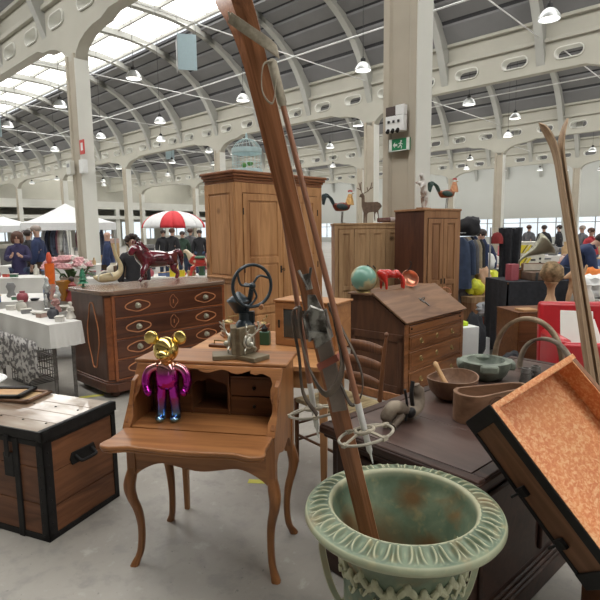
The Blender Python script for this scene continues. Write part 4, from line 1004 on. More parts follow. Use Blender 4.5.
def make_deer():
    # a flat sheet-metal silhouette
    t = thing('deer_silhouette', 'flat rusty metal deer silhouette with antlers on the low pine wardrobe', 'silhouette', (1.00, 7.55, 1.71), 0.02)
    s = .0062; px = lambda x, y: ((x-340)*s, (443-y)*s)
    body = [(300, 275), (316, 268), (325, 285), (326, 320), (340, 322), (400, 320), (418, 328), (428, 345), (424, 352), (408, 372), (410, 400), (412, 430), (408, 430), (404, 395), (396, 378), (388, 395), (390, 430), (385, 430), (382, 400), (380, 378), (350, 382), (342, 390), (338, 443), (331, 443), (330, 395), (326, 443), (318, 443), (319, 385), (308, 345), (307, 295), (292, 290)]
    k = .62/6
    P = [((x-350)/600*1.45*1.0, (443-y)/600*1.45) for x, y in body]
    m = MB(); m.prism(P, -.004, .004, 'y'); part('body', m, plain('rusty sheet', (.16, .11, .08), .7, .3, .25, 20), t, sm=False)
    a = MB(); f = lambda x, y: ((x-350)/600*1.45, 0, (443-y)/600*1.45)
    for pts in ([(312, 270), (300, 245), (292, 208)], [(302, 250), (282, 240)], [(306, 258), (300, 222), (306, 205)], [(320, 270), (345, 258), (362, 235), (368, 208)], [(345, 258), (340, 235)], [(355, 247), (375, 235)], [(330, 265), (352, 265)]):
        a.tube([f(*p) for p in pts], 1, fl=(.012, .008), tw=V(1, 0, 0))
    part('antlers', a, bpy.data.materials['rusty sheet'], t)
make_deer()
def make_cage():
    t = thing('birdcage', 'pale blue wire birdcage with a domed top on the pine armoire', 'birdcage', (-.64, 6.66, 2.33), .78)
    bl = plain('pale blue wire', (.42, .56, .58), .5); R_ = .17; m = MB()
    for i in range(22):
        a = 2*PI*i/22; p = [(R_*math.cos(a), R_*math.sin(a), .03)]+[(R_*math.cos(a)*math.cos(q), R_*math.sin(a)*math.cos(q), .20+.15*math.sin(q)) for q in [PI/2*j/6 for j in range(7)]]; m.tube(p, .0022, 5)
    for z in (.10, .20): m.tube([(R_*math.cos(a), R_*math.sin(a), z) for a in [2*PI*i/32 for i in range(32)]], .0035, 6, closed=True)
    part('wires', m, bl, t); m = MB(); m.lathe([(R_+.012, 0), (R_+.014, .012), (R_+.006, .04), (R_-.01, .04), (R_-.01, .01), (.01, .008)], 32); part('tray', m, bl, t)
    m = MB(); m.tube([(R_*1.02*math.cos(a), R_*1.02*math.sin(a), .225) for a in [2*PI*i/32 for i in range(32)]], 1, fl=(.05, .003), closed=True, tw=V(0, 0, 1)); part('band', m, bl, t)
    m = MB(); m.lathe([(.02, .345), (.012, .365), (.016, .38), (.004, .41)], 14); part('finial', m, bl, t)
    m = MB(); m.ell((.03, -.02, .10), (.04, .03, .025), None, 10, 8); m.ell((-.03, .02, .08), (.03, .03, .03), None, 10, 8); part('greenery', m, plain('green leaf', (.10, .25, .06), .6), t); t.scale = (1.08, 1.08, 1.2)
make_cage()
def make_globe():
    t = thing('globe', 'small green and cream terrestrial globe on the bureau', 'globe', (.62, 5.02, 1.008))
    m = MB(); m.ell((0, 0, .135), .125, Matrix.Rotation(.4, 4, 'Y'), 32, 20); part('sphere', m, two('map colours', (.16, .33, .26), (.48, .42, .24), (.5, .56), 4, .35, coat=.3), t)
    m = MB(); m.lathe([(.07, 0), (.066, .012), (.02, .02)], 20); m.tube(arc((0, 0, .135), .133, -PI*.75, PI*.25, 16), .004, 6); part('stand', m, M['brass'], t)
make_globe()
def make_bull():
    t = thing('bull_figurine', 'bright red metal bull figure with dark head on the bureau', 'figurine', (.93, 5.22, 1.008), math.radians(15))
    rd = plain('red enamel', (.52, .02, .012), .2, coat=.8)
    J = [((0, 0, .15), .065), ((.10, 0, .16), .055), ((-.10, 0, .17), .058), ((-.17, 0, .19), .04), ((-.08, -.045, .07), .016), ((-.08, -.045, .005), .012), ((-.10, .045, .07), .016), ((-.10, .045, .005), .012), ((.11, -.04, .07), .016), ((.11, -.04, .005), .012), ((.13, .04, .07), .016), ((.13, .04, .005), .012), ((0, 0, .20), .04)]
    skin('body', J, [(0, 1), (0, 2), (2, 3), (2, 4), (4, 5), (2, 6), (6, 7), (1, 8), (8, 9), (1, 10), (10, 11), (0, 12)], rd, t, 2)
    m = MB(); m.ell((-.22, 0, .19), (.04, .028, .034), Matrix.Rotation(.5, 4, 'Y')); 
    for s in (-1, 1): m.tube(sm_path([(-.20, s*.02, .21), (-.21, s*.06, .225), (-.24, s*.075, .25)], 4), .007, 8)
    part('head', m, M['iron'], t); m = MB(); m.tube(sm_path([(.15, 0, .18), (.19, 0, .20), (.21, 0, .26), (.19, 0, .28)], 4), .005, 8); part('tail', m, M['iron'], t)
make_bull()
cop = plain('polished copper', (.62, .27, .17), .3, .85, .15, 10)
def bowl_thing(nm, lb, cat, loc, prof, mat, rot=(0, 0, 0), n=32, extra=None, fn=None):
    t = thing(nm, lb, cat, loc, rot=rot); m = MB(); m.lathe(prof, n, fn=fn); part('bowl', m, mat, t, ang=60)
    if extra: extra(t)
    return t
def hnd(t): m = MB(); m.tube(arc((0, 0, .05), .10, .2, PI-.2, 14), .005, 8); part('handle', m, M['iron'], t)
bowl_thing('copper_bowl', 'open copper pan tilted on its side at the back of the bureau lid', 'bowl', (1.13, 5.42, 1.075), [(.03, 0), (.06, .008), (.085, .045), (.095, .07), (.09, .07), (.078, .045), (.05, .014), (.002, .01)], cop, (math.radians(62), 0, .2))
def pot_handle(t):
    m = MB(); m.tube(arc((.0, 0, .12), .07, 0, PI, 12), .004, 8); part('bail', m, cop, t)
    m = MB(); m.tube([(-.065, 0, .10), (-.12, 0, .085)], .006, 8); part('spout', m, cop, t)
st_ = small_chest((1.52, 6.04, 0), .60, .42, .28, .70, M['brown_pine'], 'narrow brown pine cabinet standing behind the slant-top bureau', 3, 'pedestal_cabinet')
def copper_pot(x, y, lb): bowl_thing('copper_pot', lb, 'pot', (x, y, .71), [(.06, 0), (.068, .01), (.066, .10), (.072, .112), (.068, .114), (.060, .10), (.06, .012), (.002, .01)], plain('pink copper', (.66, .38, .30), .35, .6), extra=pot_handle)
copper_pot(1.63, 6.24, 'pinkish copper pot by the foot of the tall wardrobe, left of two')
copper_pot(1.79, 6.35, 'pinkish copper pot by the foot of the tall wardrobe, right of two')
# statue on the tall wardrobe
t = thing('pony_statuette', 'whitish weathered rearing pony statuette on the tall brown wardrobe', 'statuette', (1.62, 6.88, 1.87), .8)
J = [((0, 0, .22), .05), ((.0, 0, .30), .05), ((-.02, 0, .38), .035), ((-.05, 0, .44), .028), ((-.09, 0, .42), .018), ((.03, -.03, .12), .025), ((.0, -.03, .0), .014), ((.03, .03, .12), .025), ((.04, .03, .0), .014), ((-.07, -.03, .31), .02), ((-.12, -.03, .26), .012), ((-.08, .03, .34), .02), ((-.14, .03, .33), .012), ((.07, 0, .22), .02), ((.10, 0, .12), .012)]
skin('body', J, [(0, 1), (1, 2), (2, 3), (3, 4), (0, 5), (5, 6), (0, 7), (7, 8), (1, 9), (9, 10), (1, 11), (11, 12), (0, 13), (13, 14)], two('flaking white', (.34, .26, .22), (.6, .57, .54), (.4, .55), 14, .7), t, 2)
m = MB(); m.box(-.09, .12, -.05, .05, -.0, .02); part('base', m, M['brown_pine'], t, bev=.004)
# folded rug on the low wardrobe
t = thing('rolled_textile', 'rolled red and grey textile lying at the right end of the low wardrobe', 'textile', (1.12, 7.50, 1.712), .05)
m = MB(); m.tube([(0, 0, .035), (.2, .01, .038), (.34, .02, .035)], [.03, .036, .034], 14); part('roll', m, two('dark red weave', (.10, .03, .03), (.2, .12, .10), (.4, .6), 20, .9), t)
m = MB(); m.tube([(.18, .005, .037), (.34, .02, .036)], .037, 14); part('pale_wrap', m, plain('pale wrap', (.45, .38, .36), .8), t)
# ------------------------------------------------------------ things on the oak chest
M['bowl_wood'] = wood('turned bowl wood', (.10, .05, .028), (.2, .11, .065), 'x', .45, 14, 2)
t = thing('wooden_bowl', 'brown oval wooden bowl holding a pale pestle on the oak chest', 'bowl', (.80, 2.66, .72), rot=(0, 0, .9))
m = MB(); m.lathe([(.05, 0), (.09, .012), (.125, .05), (.14, .10), (.142, .115), (.134, .115), (.118, .055), (.08, .022), (.002, .016)], 36, fn=lambda r, z, a, k: (r*(1+.12*math.cos(2*a)), z+.006*math.cos(2*a)*(z > .05))); part('bowl', m, M['bowl_wood'], t, ang=60)
t = thing('pestle', 'pale wooden pestle leaning inside the brown oval bowl', 'pestle', (.77, 2.66, .78), rot=(math.radians(-38), math.radians(-22), 0))
m = MB(); m.lathe([(.010, -.03), (.016, -.01), (.013, .05), (.012, .10), (.014, .14), (.008, .15)], 14); part('shaft', m, M['pine_pale'], t)
mg = two('green-grey marble', (.08, .10, .08), (.22, .25, .20), (.35, .65), 12, .55, bst=.2)
def lug(t):
    for i in range(4):
        a = PI/4+PI/2*i; m = MB(); m.cb((.130*math.cos(a), .130*math.sin(a), .085), (.065, .10, .05), Euler((0, 0, a))); part('lug', m, mg, t, bev=.012)
bowl_thing('stone_mortar', 'green-grey stone mortar with four corner lugs on the oak chest', 'mortar', (1.10, 3.02, .72), [(.09, 0), (.12, .03), (.14, .075), (.145, .11), (.110, .112), (.095, .07), (.06, .04), (.002, .035)], mg, (0, 0, .6), extra=lug)
# wedge-shaped wooden mould with a carved rosette
t = thing('wooden_mould', 'wedge-shaped wooden mould with a carved rosette on its rounded side', 'mould', (.86, 2.36, .72), rot=(0, 0, .35))
mw = wood('mould wood', (.13, .065, .035), (.24, .13, .075), 'x', .5, 14, 2); P = []
for i in range(13): a = PI*.62+PI*.86*i/12; P.append((-.04+.085*math.cos(a)-.03, .085*math.sin(a)))
P += [(.20, -.045), (.25, -.01), (.25, .02), (.20, .05)]
m = MB(); n = len(P); c = (0.05, 0)
inn = [((x-c[0])*.90+c[0], (y-c[1])*.84+c[1]) for x, y in P]
vo = [[m.b.verts.new((x, y, z)) for x, y in P] for z in (0, .135)]; vi = [[m.b.verts.new((x, y, z)) for x, y in inn] for z in (.012, .135)]
for i in range(n):
    j = (i+1) % n; m.b.faces.new((vo[0][i], vo[0][j], vo[1][j], vo[1][i])); m.b.faces.new((vi[0][j], vi[0][i], vi[1][i], vi[1][j])); m.b.faces.new((vo[1][i], vo[1][j], vi[1][j], vi[1][i]))
m.b.faces.new(vo[0][::-1]); m.b.faces.new(vi[0]); part('body', m, mw, t, bev=.002)
r = MB()
for k in range(4): r.tube([(.014*(k+1)*math.cos(a), .004*math.cos(a), .068+.014*(k+1)*math.sin(a)) for a in [2*PI*i/20 for i in range(20)]], .0028, 5, closed=True)
r.xf(Matrix.Translation((.0, -.081, 0)) @ Matrix.Rotation(.14, 4, 'Z')); part('rosette', r, M['desk_dark'], t)
# carved wooden harness piece with an iron fork
t = thing('harness_block', 'worn carved wooden block with iron fork and curved horns on the oak chest', 'harness piece', (.46, 2.30, .72), rot=(0, 0, .75))
gw = two('weathered wood', (.12, .09, .065), (.28, .23, .17), (.4, .6), 12, .75, bst=.3)
m = MB(); m.tube(sm_path([(-.10, .02, .03), (-.07, 0, .09), (-.01, -.01, .075), (.05, 0, .035), (.12, 0, .045), (.15, .01, .09), (.14, .02, .15)], 5), [.02]+[.030]*28+[.018]*2, 10); m.tube([(-.09, .03, .015), (.02, .04, .03), (.13, .03, .03)], [.012, .024, .018], 8); m.tube([(-.09, -.02, .012), (-.02, -.02, .05)], .016, 8); part('block', m, gw, t, ang=60)
m = MB(); m.tube(sm_path([(-.01, -.03, .02), (0, -.03, .09), (-.02, -.03, .17)], 4), .006, 8); m.tube(sm_path([(.09, 0, .05), (.075, 0, .12), (.085, 0, .18)], 4), .010, 8); m.ell((.03, -.03, .05), (.03, .02, .025)); part('fork', m, M['iron'], t)
# opera-glass style binoculars
t = thing('binoculars', 'pair of dark metal binoculars lying on the oak chest behind the lined chest', 'binoculars', (1.30, 2.86, .72), rot=(0, 0, .5))
for s in (-1, 1):
    m = MB(); m.lathe([(.034, 0), (.036, .01), (.030, .05), (.026, .075), (.029, .08), (.024, .10), (.026, .105), (.018, .106), (.016, .09), (.002, .088)], 20, (s*.042, 0, 0)); part('barrel', m, M['iron_grey'], t)
m = MB(); m.cb((0, 0, .06), (.04, .02, .012)); m.tube([(0, 0, .03), (0, 0, .09)], .009, 10); part('bridge', m, M['iron_grey'], t)
# bent-wood hoops
hw = two('bent ash', (.15, .095, .055), (.30, .22, .14), (.4, .6), 10, .6, bst=.1)
def hoop(nm, lb, a, b, h, w, th, mat):
    a = V(*a); b = V(*b); c = (a+b)/2; d = (b-a); L = d.length/2; d.normalize(); m = MB(); side = V(-d.y, d.x, 0)
    pts = [c-d*L*math.cos(q)+V(0, 0, h*math.sin(q)**.85) for q in [PI*i/24 for i in range(25)]]; pts = [p-V(0, 0, 0) for p in pts]
    m.tube(pts, 1, fl=(w, th), tw=side); o = part(nm, m, mat, ang=60); tag(o, lb, 'hoop')
hoop('wooden_hoop', 'large bent wooden hoop standing at the far end of the oak chest', (1.30, 3.40, .722), (1.62, 3.14, .722), .31, .055, .024, hw)
hoop('wooden_hoop', 'smaller grey bent hoop under the large one on the oak chest', (1.40, 3.24, .722), (1.60, 2.98, .722), .21, .04, .02, gw)
# ------------------------------------------------------------ hanging lamps
def make_lamp():
    t = thing('pendant_lamp', 'white bell-shaped hall lamp', 'lamp', (0, 0, 0))
    m = MB(); m.lathe([(.25, 0), (.255, .01), (.235, .09), (.17, .19), (.10, .25), (.07, .26)], 24, cap=False); part('lamp_shade', m, plain('ribbed reflector', (.62, .64, .64), .35, .3), t, solid=.006)
    m = MB(); m.lathe([(.03, .36), (.075, .36), (.08, .30), (.07, .25), (.03, .25)][::-1], 16); m.tube([(0, 0, .36), (0, 0, .42)], .02); part('housing', m, M['dark'], t)
    m = MB(); m.lathe([(.225, .015), (.20, .03), (.10, .05), (.002, .055)], 24, cap=False); part('diffuser', m, glow('lamp glow', (1, .97, .92), 2.2), t)
    return t
lamp0 = make_lamp(); lamp_n = 0
c0 = MB(); c0.tube([(0, 0, 0), (0, 0, 1)], .008, 5); cord_me = bpy.data.meshes.new('cord'); c0.b.to_mesh(cord_me); cord_me.materials.append(M['dark'])
def place_lamp(x, y, z, lb):
    global lamp_n
    o = lamp0 if lamp_n == 0 else copy_tree(lamp0)
    lamp_n += 1; o.location = (x, y, z); o['label'] = lb; o['group'] = 'pendant lamps hanging from the vaulted roof'
    loc = HR.inverted() @ V(x, y, 0); zr = 9
    for k in range(5):
        if ROWS[k] < loc.y < ROWS[k+1]:
            yc = (ROWS[k]+ROWS[k+1])/2; h = (ROWS[k+1]-ROWS[k])/2-.15; zr = min(11.6, roofz(max(-.99, min(.99, (loc.y-yc)/h))))
    c = bpy.data.objects.new('cord', cord_me); COL.objects.link(c); c.parent = o; c.location = (0, 0, .4); c.scale = (1, 1, zr-z-.4)
LAMPS = [(5.99, 13.08, 'largest pendant lamp, near the top right corner of the view'), (6.81, 21.48, 'pendant lamp right of the big column, left of the next column along'), (2.04, 16.87, 'pendant lamp just left of the big column'), (-2.05, 20.4, 'pendant lamp to the left of the tall ski tips'),
 (-6.17, 24.15, 'pendant lamp above the cornice of the pine armoire, far left of it'), (-5.22, 17.41, 'large pendant lamp right of the left-hand column, below the glazing'), (-9.2, 20.97, 'large pendant lamp just left of the left-hand column'),
 (-10.14, 27.64, 'pendant lamp just right of the left-hand column, above the red sign'), (-14.37, 31.65, 'small pendant lamp left of the left-hand column'), (-13.24, 24.6, 'pendant lamp at the left edge by the hanging blue board'),
 (-16.41, 31.48, 'second small pendant lamp at the left edge'), (2.84, 25.38, 'pendant lamp against the slim column behind the ski pole'), (11.29, 28.85, 'pendant lamp beside the slim column on the right'), (9.78, 24.25, 'pendant lamp above the slim column on the right')]
for x, y, lb in LAMPS: place_lamp(x, y, 6.5, lb)
for x, y in [(-5.46, 32.78), (-4.06, 33.9), (-6.16, 38.98), (1.9, 31.82), (2.67, 41.08), (12.23, 38.0), (-25.87, 51.56), (-21.86, 48.13), (-13.68, 40.64), (-18.58, 50.48), (-7.34, 28.74), (-8.9, 37.6), (-11.3, 46.0), (13.9, 44), (16.8, 45), (20.6, 45.4), (23.0, 45.8), (26.1, 46), (19.0, 34.5), (-20.03, 54.65)]:
    place_lamp(x, y, 6.5, 'small distant pendant lamp deep in the hall under the vaulted roof')
# hanging boards
def board(x, y, z, w, h, lb):
    t = thing('hanging_board', lb, 'sign board', (x, y, z), .25); bl = plain('pale blue board', (.42, .55, .60), .5, var=.03)
    m = MB(); m.box(0, w*.62, 0, .03, 0, h); part('front_panel', m, bl, t); m = MB(); m.box(-.03, 0, 0, w*.8, 0.1, h-.1); part('side_panel', m, M['grey_paint'], t)
    for q in (.02, w*.6): m = MB(); m.tube([(q, .015, h), (q, .015, 9.0-z+(.9 if w > .7 else 0))], .006, 5); part('suspension_wire', m, M['dark'], t)
board(-4.35, 20, 7.55, 1.1, 1.25, 'large pale blue board hanging under the roof glazing, top left')
board(-9.9, 40, 7.1, 1.0, 1.1, 'small pale blue board hanging far down the hall')
board(-14.1, 24.6, 6.1, .8, .85, 'pale blue board hanging at the left edge')
# fittings on the columns
def on_col(nm, lb, cat, cx, cy, dx, z): # on the face of a column towards us
    p = HR @ V(cx+dx, cy-.21, 0); return thing(nm, lb, cat, (p.x, p.y, z), TH)
t = on_col('exit_sign', 'green emergency exit sign on the big column', 'sign', -4.19, 6.77, .03, 2.72)
gm = plain('exit green', (.02, .22, .09), .4, var=.03)
m = MB(); m.box(-.17, .17, -.03, 0, 0, .17); part('panel', m, gm, t, bev=.003)
m = MB(); m.box(-.17, -.12, -.034, -.03, 0, .17); m.box(-.09, -.03, -.034, -.03, .07, .10); m.prism([(-.10, .085), (-.07, .125), (-.07, .045)], -.034, -.03); m.box(.12, .17, -.034, -.03, .0, .17); m.box(-.15, .15, -.034, -.03, .0, .012)
m.ell((.035, -.032, .132), (.014, .003, .014)); m.tube([(.03, -.032, .118), (.02, -.032, .08), (.045, -.032, .055), (.035, -.032, .03)], .007, 6); m.tube([(.02, -.032, .08), (-.005, -.032, .05), (-.02, -.032, .055)], .007, 6); m.tube([(-.005, -.032, .10), (.028, -.032, .11), (.055, -.032, .085)], .006, 6); part('pictogram', m, plain('sign white', (.7, .74, .7), .5), t)
t = on_col('socket_box', 'grey and white electrical socket box mounted on the big column above the exit sign', 'electrical box', -4.19, 6.77, -.03, 2.98)
m = MB(); m.box(-.13, .17, -.10, 0, 0, .22); part('housing', m, M['white_paint'], t, bev=.01)
for i in range(3): m = MB(); m.cb((-.07+i*.08, -.105, .14), (.035, .012, .035)); part('socket', m, M['dark'], t, bev=.003)
for i in range(3): m = MB(); m.lathe([(.026, 0), (.026, .05), (.018, .055)], 14, M=Matrix.Translation((-.08+i*.08, -.09, .03)) @ Matrix.Rotation(2.4, 4, 'X')); part('plug_outlet', m, M['iron'], t)
m = MB(); m.box(-.13, .02, -.09, 0, .225, .35); part('breaker_window', m, plain('smoked cover', (.10, .08, .075), .2), t, bev=.005); m = MB(); m.box(.03, .17, -.09, 0, .225, .36); part('breaker_cover', m, M['white_paint'], t, bev=.006)
lc = (-4.19-10.4, 6.77)
t = on_col('wall_box', 'grey junction box on the left side of the left-hand column', 'electrical box', lc[0], lc[1], -.22, 3.25); m = MB(); m.box(-.16, .12, -.12, 0, 0, .38); part('housing', m, M['pale_and_lit'], t, bev=.01); m = MB(); m.box(-.10, .06, -.126, -.12, .2, .3); part('cover', m, M['grey_paint'], t)
t = on_col('wall_box', 'white junction box on the right side of the left-hand column', 'electrical box', lc[0], lc[1], .40, 3.25); m = MB(); m.box(-.12, .1, -.05, .1, 0, .36); part('housing', m, M['white_paint'], t, bev=.01)
t = on_col('fire_sign', 'red fire point sign on the left-hand column', 'sign', lc[0], lc[1], .42, 3.75); m = MB(); m.box(-.13, .13, 0, .02, 0, .38); part('panel', m, plain('sign red', (.55, .05, .04), .5, var=.03), t); m = MB(); m.box(-.06, .06, -.004, 0, .10, .30); part('pictogram', m, M['white_paint'], t)
m = MB(); m.tube([(-.2, -.02, 0), (-.2, -.02, 3.2)], .02); 
# ------------------------------------------------------------ people
SKIN = plain('skin', (.52, .32, .24), .55, var=.06)
def cloth(n, c): return bpy.data.materials.get(n) or plain(n, c, .85, var=.25, s=10, bst=.2)
def person(x, y, rz, h, top, legs, hair, label, pose='stand', z=0, hairstyle='short'):
    t = thing('person', label, 'person', (x, y, z), rz); k = h/1.75
    J = {'hem': (0, 0, .84, .135), 'pel': (0, 0, .95, .125), 'bel': (0, -.01, 1.10, .12), 'che': (0, 0, 1.30, .135), 'nk': (0, .0, 1.49, .052), 'hb': (0, -.01, 1.56, .062), 'hd': (0, -.015, 1.645, .088), 'ht': (0, -.005, 1.71, .06)}
    for s, q in ((-1, 'r'), (1, 'l')):
        J['sh'+q] = (s*.17, 0, 1.41, .062); J['el'+q] = (s*.235, .03, 1.13, .047); J['wr'+q] = (s*.24, -.05, .90, .030); J['ha'+q] = (s*.24, -.07, .83, .036)
        J['hi'+q] = (s*.09, 0, .88, .095); J['kn'+q] = (s*.10, -.02, .49, .060); J['an'+q] = (s*.10, .02, .09, .040); J['to'+q] = (s*.11, -.13, .035, .036)
        if pose in ('hold', 'bend'): J['el'+q] = (s*.22, -.10, 1.15, .047); J['wr'+q] = (s*.10, -.30, 1.22, .030); J['ha'+q] = (s*.07, -.36, 1.26, .034)
        if pose == 'walk': J['kn'+q] = (s*.10, -.02-s*.12, .49, .060); J['an'+q] = (s*.10, -.0-s*.16, .10, .04); J['to'+q] = (s*.10, -.14-s*.16, .04, .036)
    if pose == 'bend':
        R = Matrix.Rotation(math.radians(52), 3, 'X')
        for q in list(J):
            if q[:2] in ('be', 'ch', 'nk', 'hb', 'hd', 'ht', 'sh', 'el', 'wr', 'ha'):
                p = R @ (V(*J[q][:3])-V(0, 0, .95))+V(0, 0, .95); J[q] = (p.x, p.y, p.z, J[q][3])
        for q in 'rl': s = -1 if q == 'r' else 1; e = J['sh'+q]; J['el'+q] = (s*.22, e[1]-.02, e[2]-.27, .047); J['wr'+q] = (s*.16, e[1]-.14, e[2]-.46, .03); J['ha'+q] = (s*.14, e[1]-.18, e[2]-.52, .034)
    def sk(nm, keys, edges, mat, dr=0, over=None, par=t, extra=None):
        jj = []
        for q in keys: a = J[q]; r = (over or {}).get(q, a[3])+dr; jj.append(((a[0]*k, a[1]*k, a[2]*k), r*k))
        return skin(nm, jj, [(keys.index(a), keys.index(b)) for a, b in edges], mat, par, 1, 0, extra)
    hd = V(*J['hd'][:3])*k; fw = V(0, -1, 0); up = V(0, 0, 1)
    if pose == 'bend': fw = V(0, -.6, -.8); up = V(0, -.8, .6)
    def face(x_):
        x_.ell(hd+fw*.095*k-up*.008, (.013*k, .020*k, .022*k), None, 8, 6)
        for s in (-1, 1): x_.ell(hd+V(s*.092*k, 0, 0), (.012*k, .022*k, .03*k), None, 8, 6)
        for s, q in ((-1, 'r'), (1, 'l')):
            a = V(*J['ha'+q][:3])*k; d = (a-V(*J['wr'+q][:3])*k).normalized(); sd = V(s, 0, 0)-d*d.x*s; sd = sd.normalized() if sd.length > .1 else V(0, 1, 0); nn = d.cross(sd)
            for i, L_ in enumerate((.068, .078, .074, .06)): b_ = a+nn*(i-1.5)*.018*k; x_.tube([b_, b_+d*L_*.6*k, b_+d*L_*k-sd*.012*k], [.0095*k, .009*k, .007*k], 6)
            x_.tube([a-d*.02*k, a-nn*.045*k+d*.015*k, a-nn*.05*k+d*.045*k], [.012*k, .010*k, .008*k], 6)
    keys = ['pel', 'bel', 'che', 'nk', 'hb', 'hd', 'ht']+[a+b for b in 'rl' for a in ('sh', 'el', 'wr', 'ha', 'hi', 'kn', 'an', 'to')]
    E = [('pel', 'bel'), ('bel', 'che'), ('che', 'nk'), ('nk', 'hb'), ('hb', 'hd'), ('hd', 'ht')]+[(a+q, b+q) for q in 'rl' for a, b in (('sh', 'el'), ('el', 'wr'), ('wr', 'ha'), ('hi', 'kn'), ('kn', 'an'), ('an', 'to'))]+[('che', 'sh'+q) for q in 'rl']+[('pel', 'hi'+q) for q in 'rl']
    body = sk('body', keys, E, SKIN, 0, None, t, face)
    sk('jacket', ['pel', 'hem', 'bel', 'che', 'nk']+[a+b for b in 'rl' for a in ('sh', 'el', 'wr')], [('hem', 'pel'), ('pel', 'bel'), ('bel', 'che'), ('che', 'nk')]+[(a+q, b+q) for q in 'rl' for a, b in (('sh', 'el'), ('el', 'wr'))]+[('che', 'sh'+q) for q in 'rl'], top, .034, {'pel': .135, 'che': .15, 'nk': .045})
    m = MB(); nk = V(*J['nk'][:3])*k; m.lathe([(.085*k, -.04), (.075*k, 0), (.072*k, .035)], 14, nk-up*.02, cap=False); part('collar', m, top, t, solid=.012)
    sk('trousers', ['pel']+[a+b for b in 'rl' for a in ('hi', 'kn', 'an')], [(a+q, b+q) for q in 'rl' for a, b in (('hi', 'kn'), ('kn', 'an'))]+[('pel', 'hi'+q) for q in 'rl'], legs, .022)
    for q in 'rl':
        m = MB(); a = V(*J['to'+q][:3])*k; m.ell(a+V(0, .07, .0)*k, (.05*k, .13*k, .048*k)); part('shoe', m, M['dark'], t)
        m = MB(); m.ell(hd+V((-.032 if q == 'r' else .032)*k, 0, 0)+fw*.082*k+up*.012*k, .010*k, None, 8, 6); part('eye', m, M['dark'], body)
    m = MB(); m.ell(hd+fw*.088*k-up*.045*k, (.025*k, .008*k, .006*k), None, 8, 6); part('mouth', m, plain('lips', (.35, .12, .10), .5), body)
    if hair:
        m = MB(); bk = -fw
        if hairstyle == 'short': m.ell(hd+up*.03*k+bk*.02*k, (.103*k, .105*k, .088*k), None, 16, 10)
        elif hairstyle == 'cap': m.ell(hd+up*.045*k, (.108*k, .112*k, .075*k), None, 16, 10); m.cb(hd+up*.04*k+fw*.12*k, (.13*k, .09*k, .012*k))
        elif hairstyle == 'bob':
            m.ell(hd+up*.02*k+bk*.035*k, (.125*k, .115*k, .115*k), None, 16, 10)
            for s in (-1, 1): m.ell(hd+V(s*.085*k, .02*k, -.06*k), (.05*k, .06*k, .09*k), None, 10, 8)
        elif hairstyle == 'curly':
            rnd = random.Random(4)
            for i in range(46):
                v = V(rnd.gauss(0, 1), rnd.gauss(.35, 1), rnd.gauss(.3, 1)).normalized()
                if v.dot(fw) < .45: m.ell(hd+up*.02+v*.10*k, .05*k, None, 8, 6)
        part('hair' if hairstyle != 'cap' else 'cap', m, hair, t)
    return t
navy = cloth('navy padded cloth', (.018, .03, .085)); blk = cloth('black wool', (.018, .018, .022)); gry = cloth('grey cloth', (.12, .12, .13)); brn = cloth('brown cloth', (.12, .075, .05)); jean = cloth('denim', (.04, .06, .11)); red_c = cloth('red cloth', (.4, .03, .04)); gren = cloth('dark green cloth', (.03, .06, .04))
h_dark = plain('dark hair', (.03, .018, .014), .6); h_grey = plain('grey hair', (.32, .27, .24), .7); h_brown = plain('brown hair', (.09, .04, .025), .6); h_pale = plain('thin grey hair', (.5, .44, .4), .7)
def px(x, Y): return (x-300)/520*Y
person(px(20, 11), 11.0, .35, 1.66, cloth('navy and plum coat', (.03, .025, .075)), jean, h_brown, 'dark-haired woman in a navy coat holding something up in both hands', 'hold', hairstyle='bob')
person(px(40, 11.8), 11.8, -1.5, 1.80, navy, brn, h_grey, 'grey-capped man in a navy padded jacket standing side on, back left', 'stand', hairstyle='cap')
person(px(31, 12.9), 12.9, 2.6, 1.72, blk, blk, h_dark, 'person in black half hidden behind the man in the navy jacket')
person(px(109, 11.5), 11.5, 1.9, 1.68, navy, brn, None, 'bald man in a dark navy jacket standing side on behind the left-hand column')
person(px(134, 8.6), 8.6, .4, 1.55, blk, blk, h_dark, 'person in a black coat with bushy dark hair behind the red horse', 'stand', hairstyle='curly')
for i, (x, Y, hh, tp, lb, r) in enumerate([(165, 19, 1.72, blk, 'dark-coated person at the left end of the group under the parasol', .4), (174, 17.6, 1.76, blk, 'taller person in black beside the first, under the parasol', 2.8), (184, 18.6, 1.66, gren, 'shorter person in dark green in the middle of the parasol group', .2), (192, 19, 1.76, gry, 'person in grey, second from the right of the parasol group', 3.0), (201, 18.5, 1.70, blk, 'person in black nearest the pine armoire, under the parasol', .1)]):
    person(px(x, Y), Y, r, hh, tp, jean, [h_dark, h_brown][i % 2], lb, 'walk' if i % 2 else 'stand')
person(px(563, 8.8), 8.8, 1.3, 1.78, navy, jean, h_dark, 'person in a navy jacket bending over a stall beyond the gramophone', 'bend')
for i, (x, Y, hh, tp, lb, hr) in enumerate([(528, 21, 1.74, gry, 'grey-clad person against the far windows, left of the gramophone horn', h_brown), (543, 19.5, 1.72, blk, 'person in black against the far windows, above the gramophone horn', h_dark), (558, 20, 1.72, blk, 'slim person in dark clothes against the far windows, centre right', h_dark), (581, 17, 1.68, gry, 'person in grey seen between the right-hand skis and the edge', h_grey), (481, 9.4, 1.60, navy, 'person in navy standing behind the clothes rack', h_dark), (590, 14, 1.6, red_c, 'person in red at the right edge among the stalls', h_brown)]):
    person(px(x, Y), Y, 2.2+i*.9, hh, tp, jean, hr, lb, 'walk' if i % 2 else 'stand')
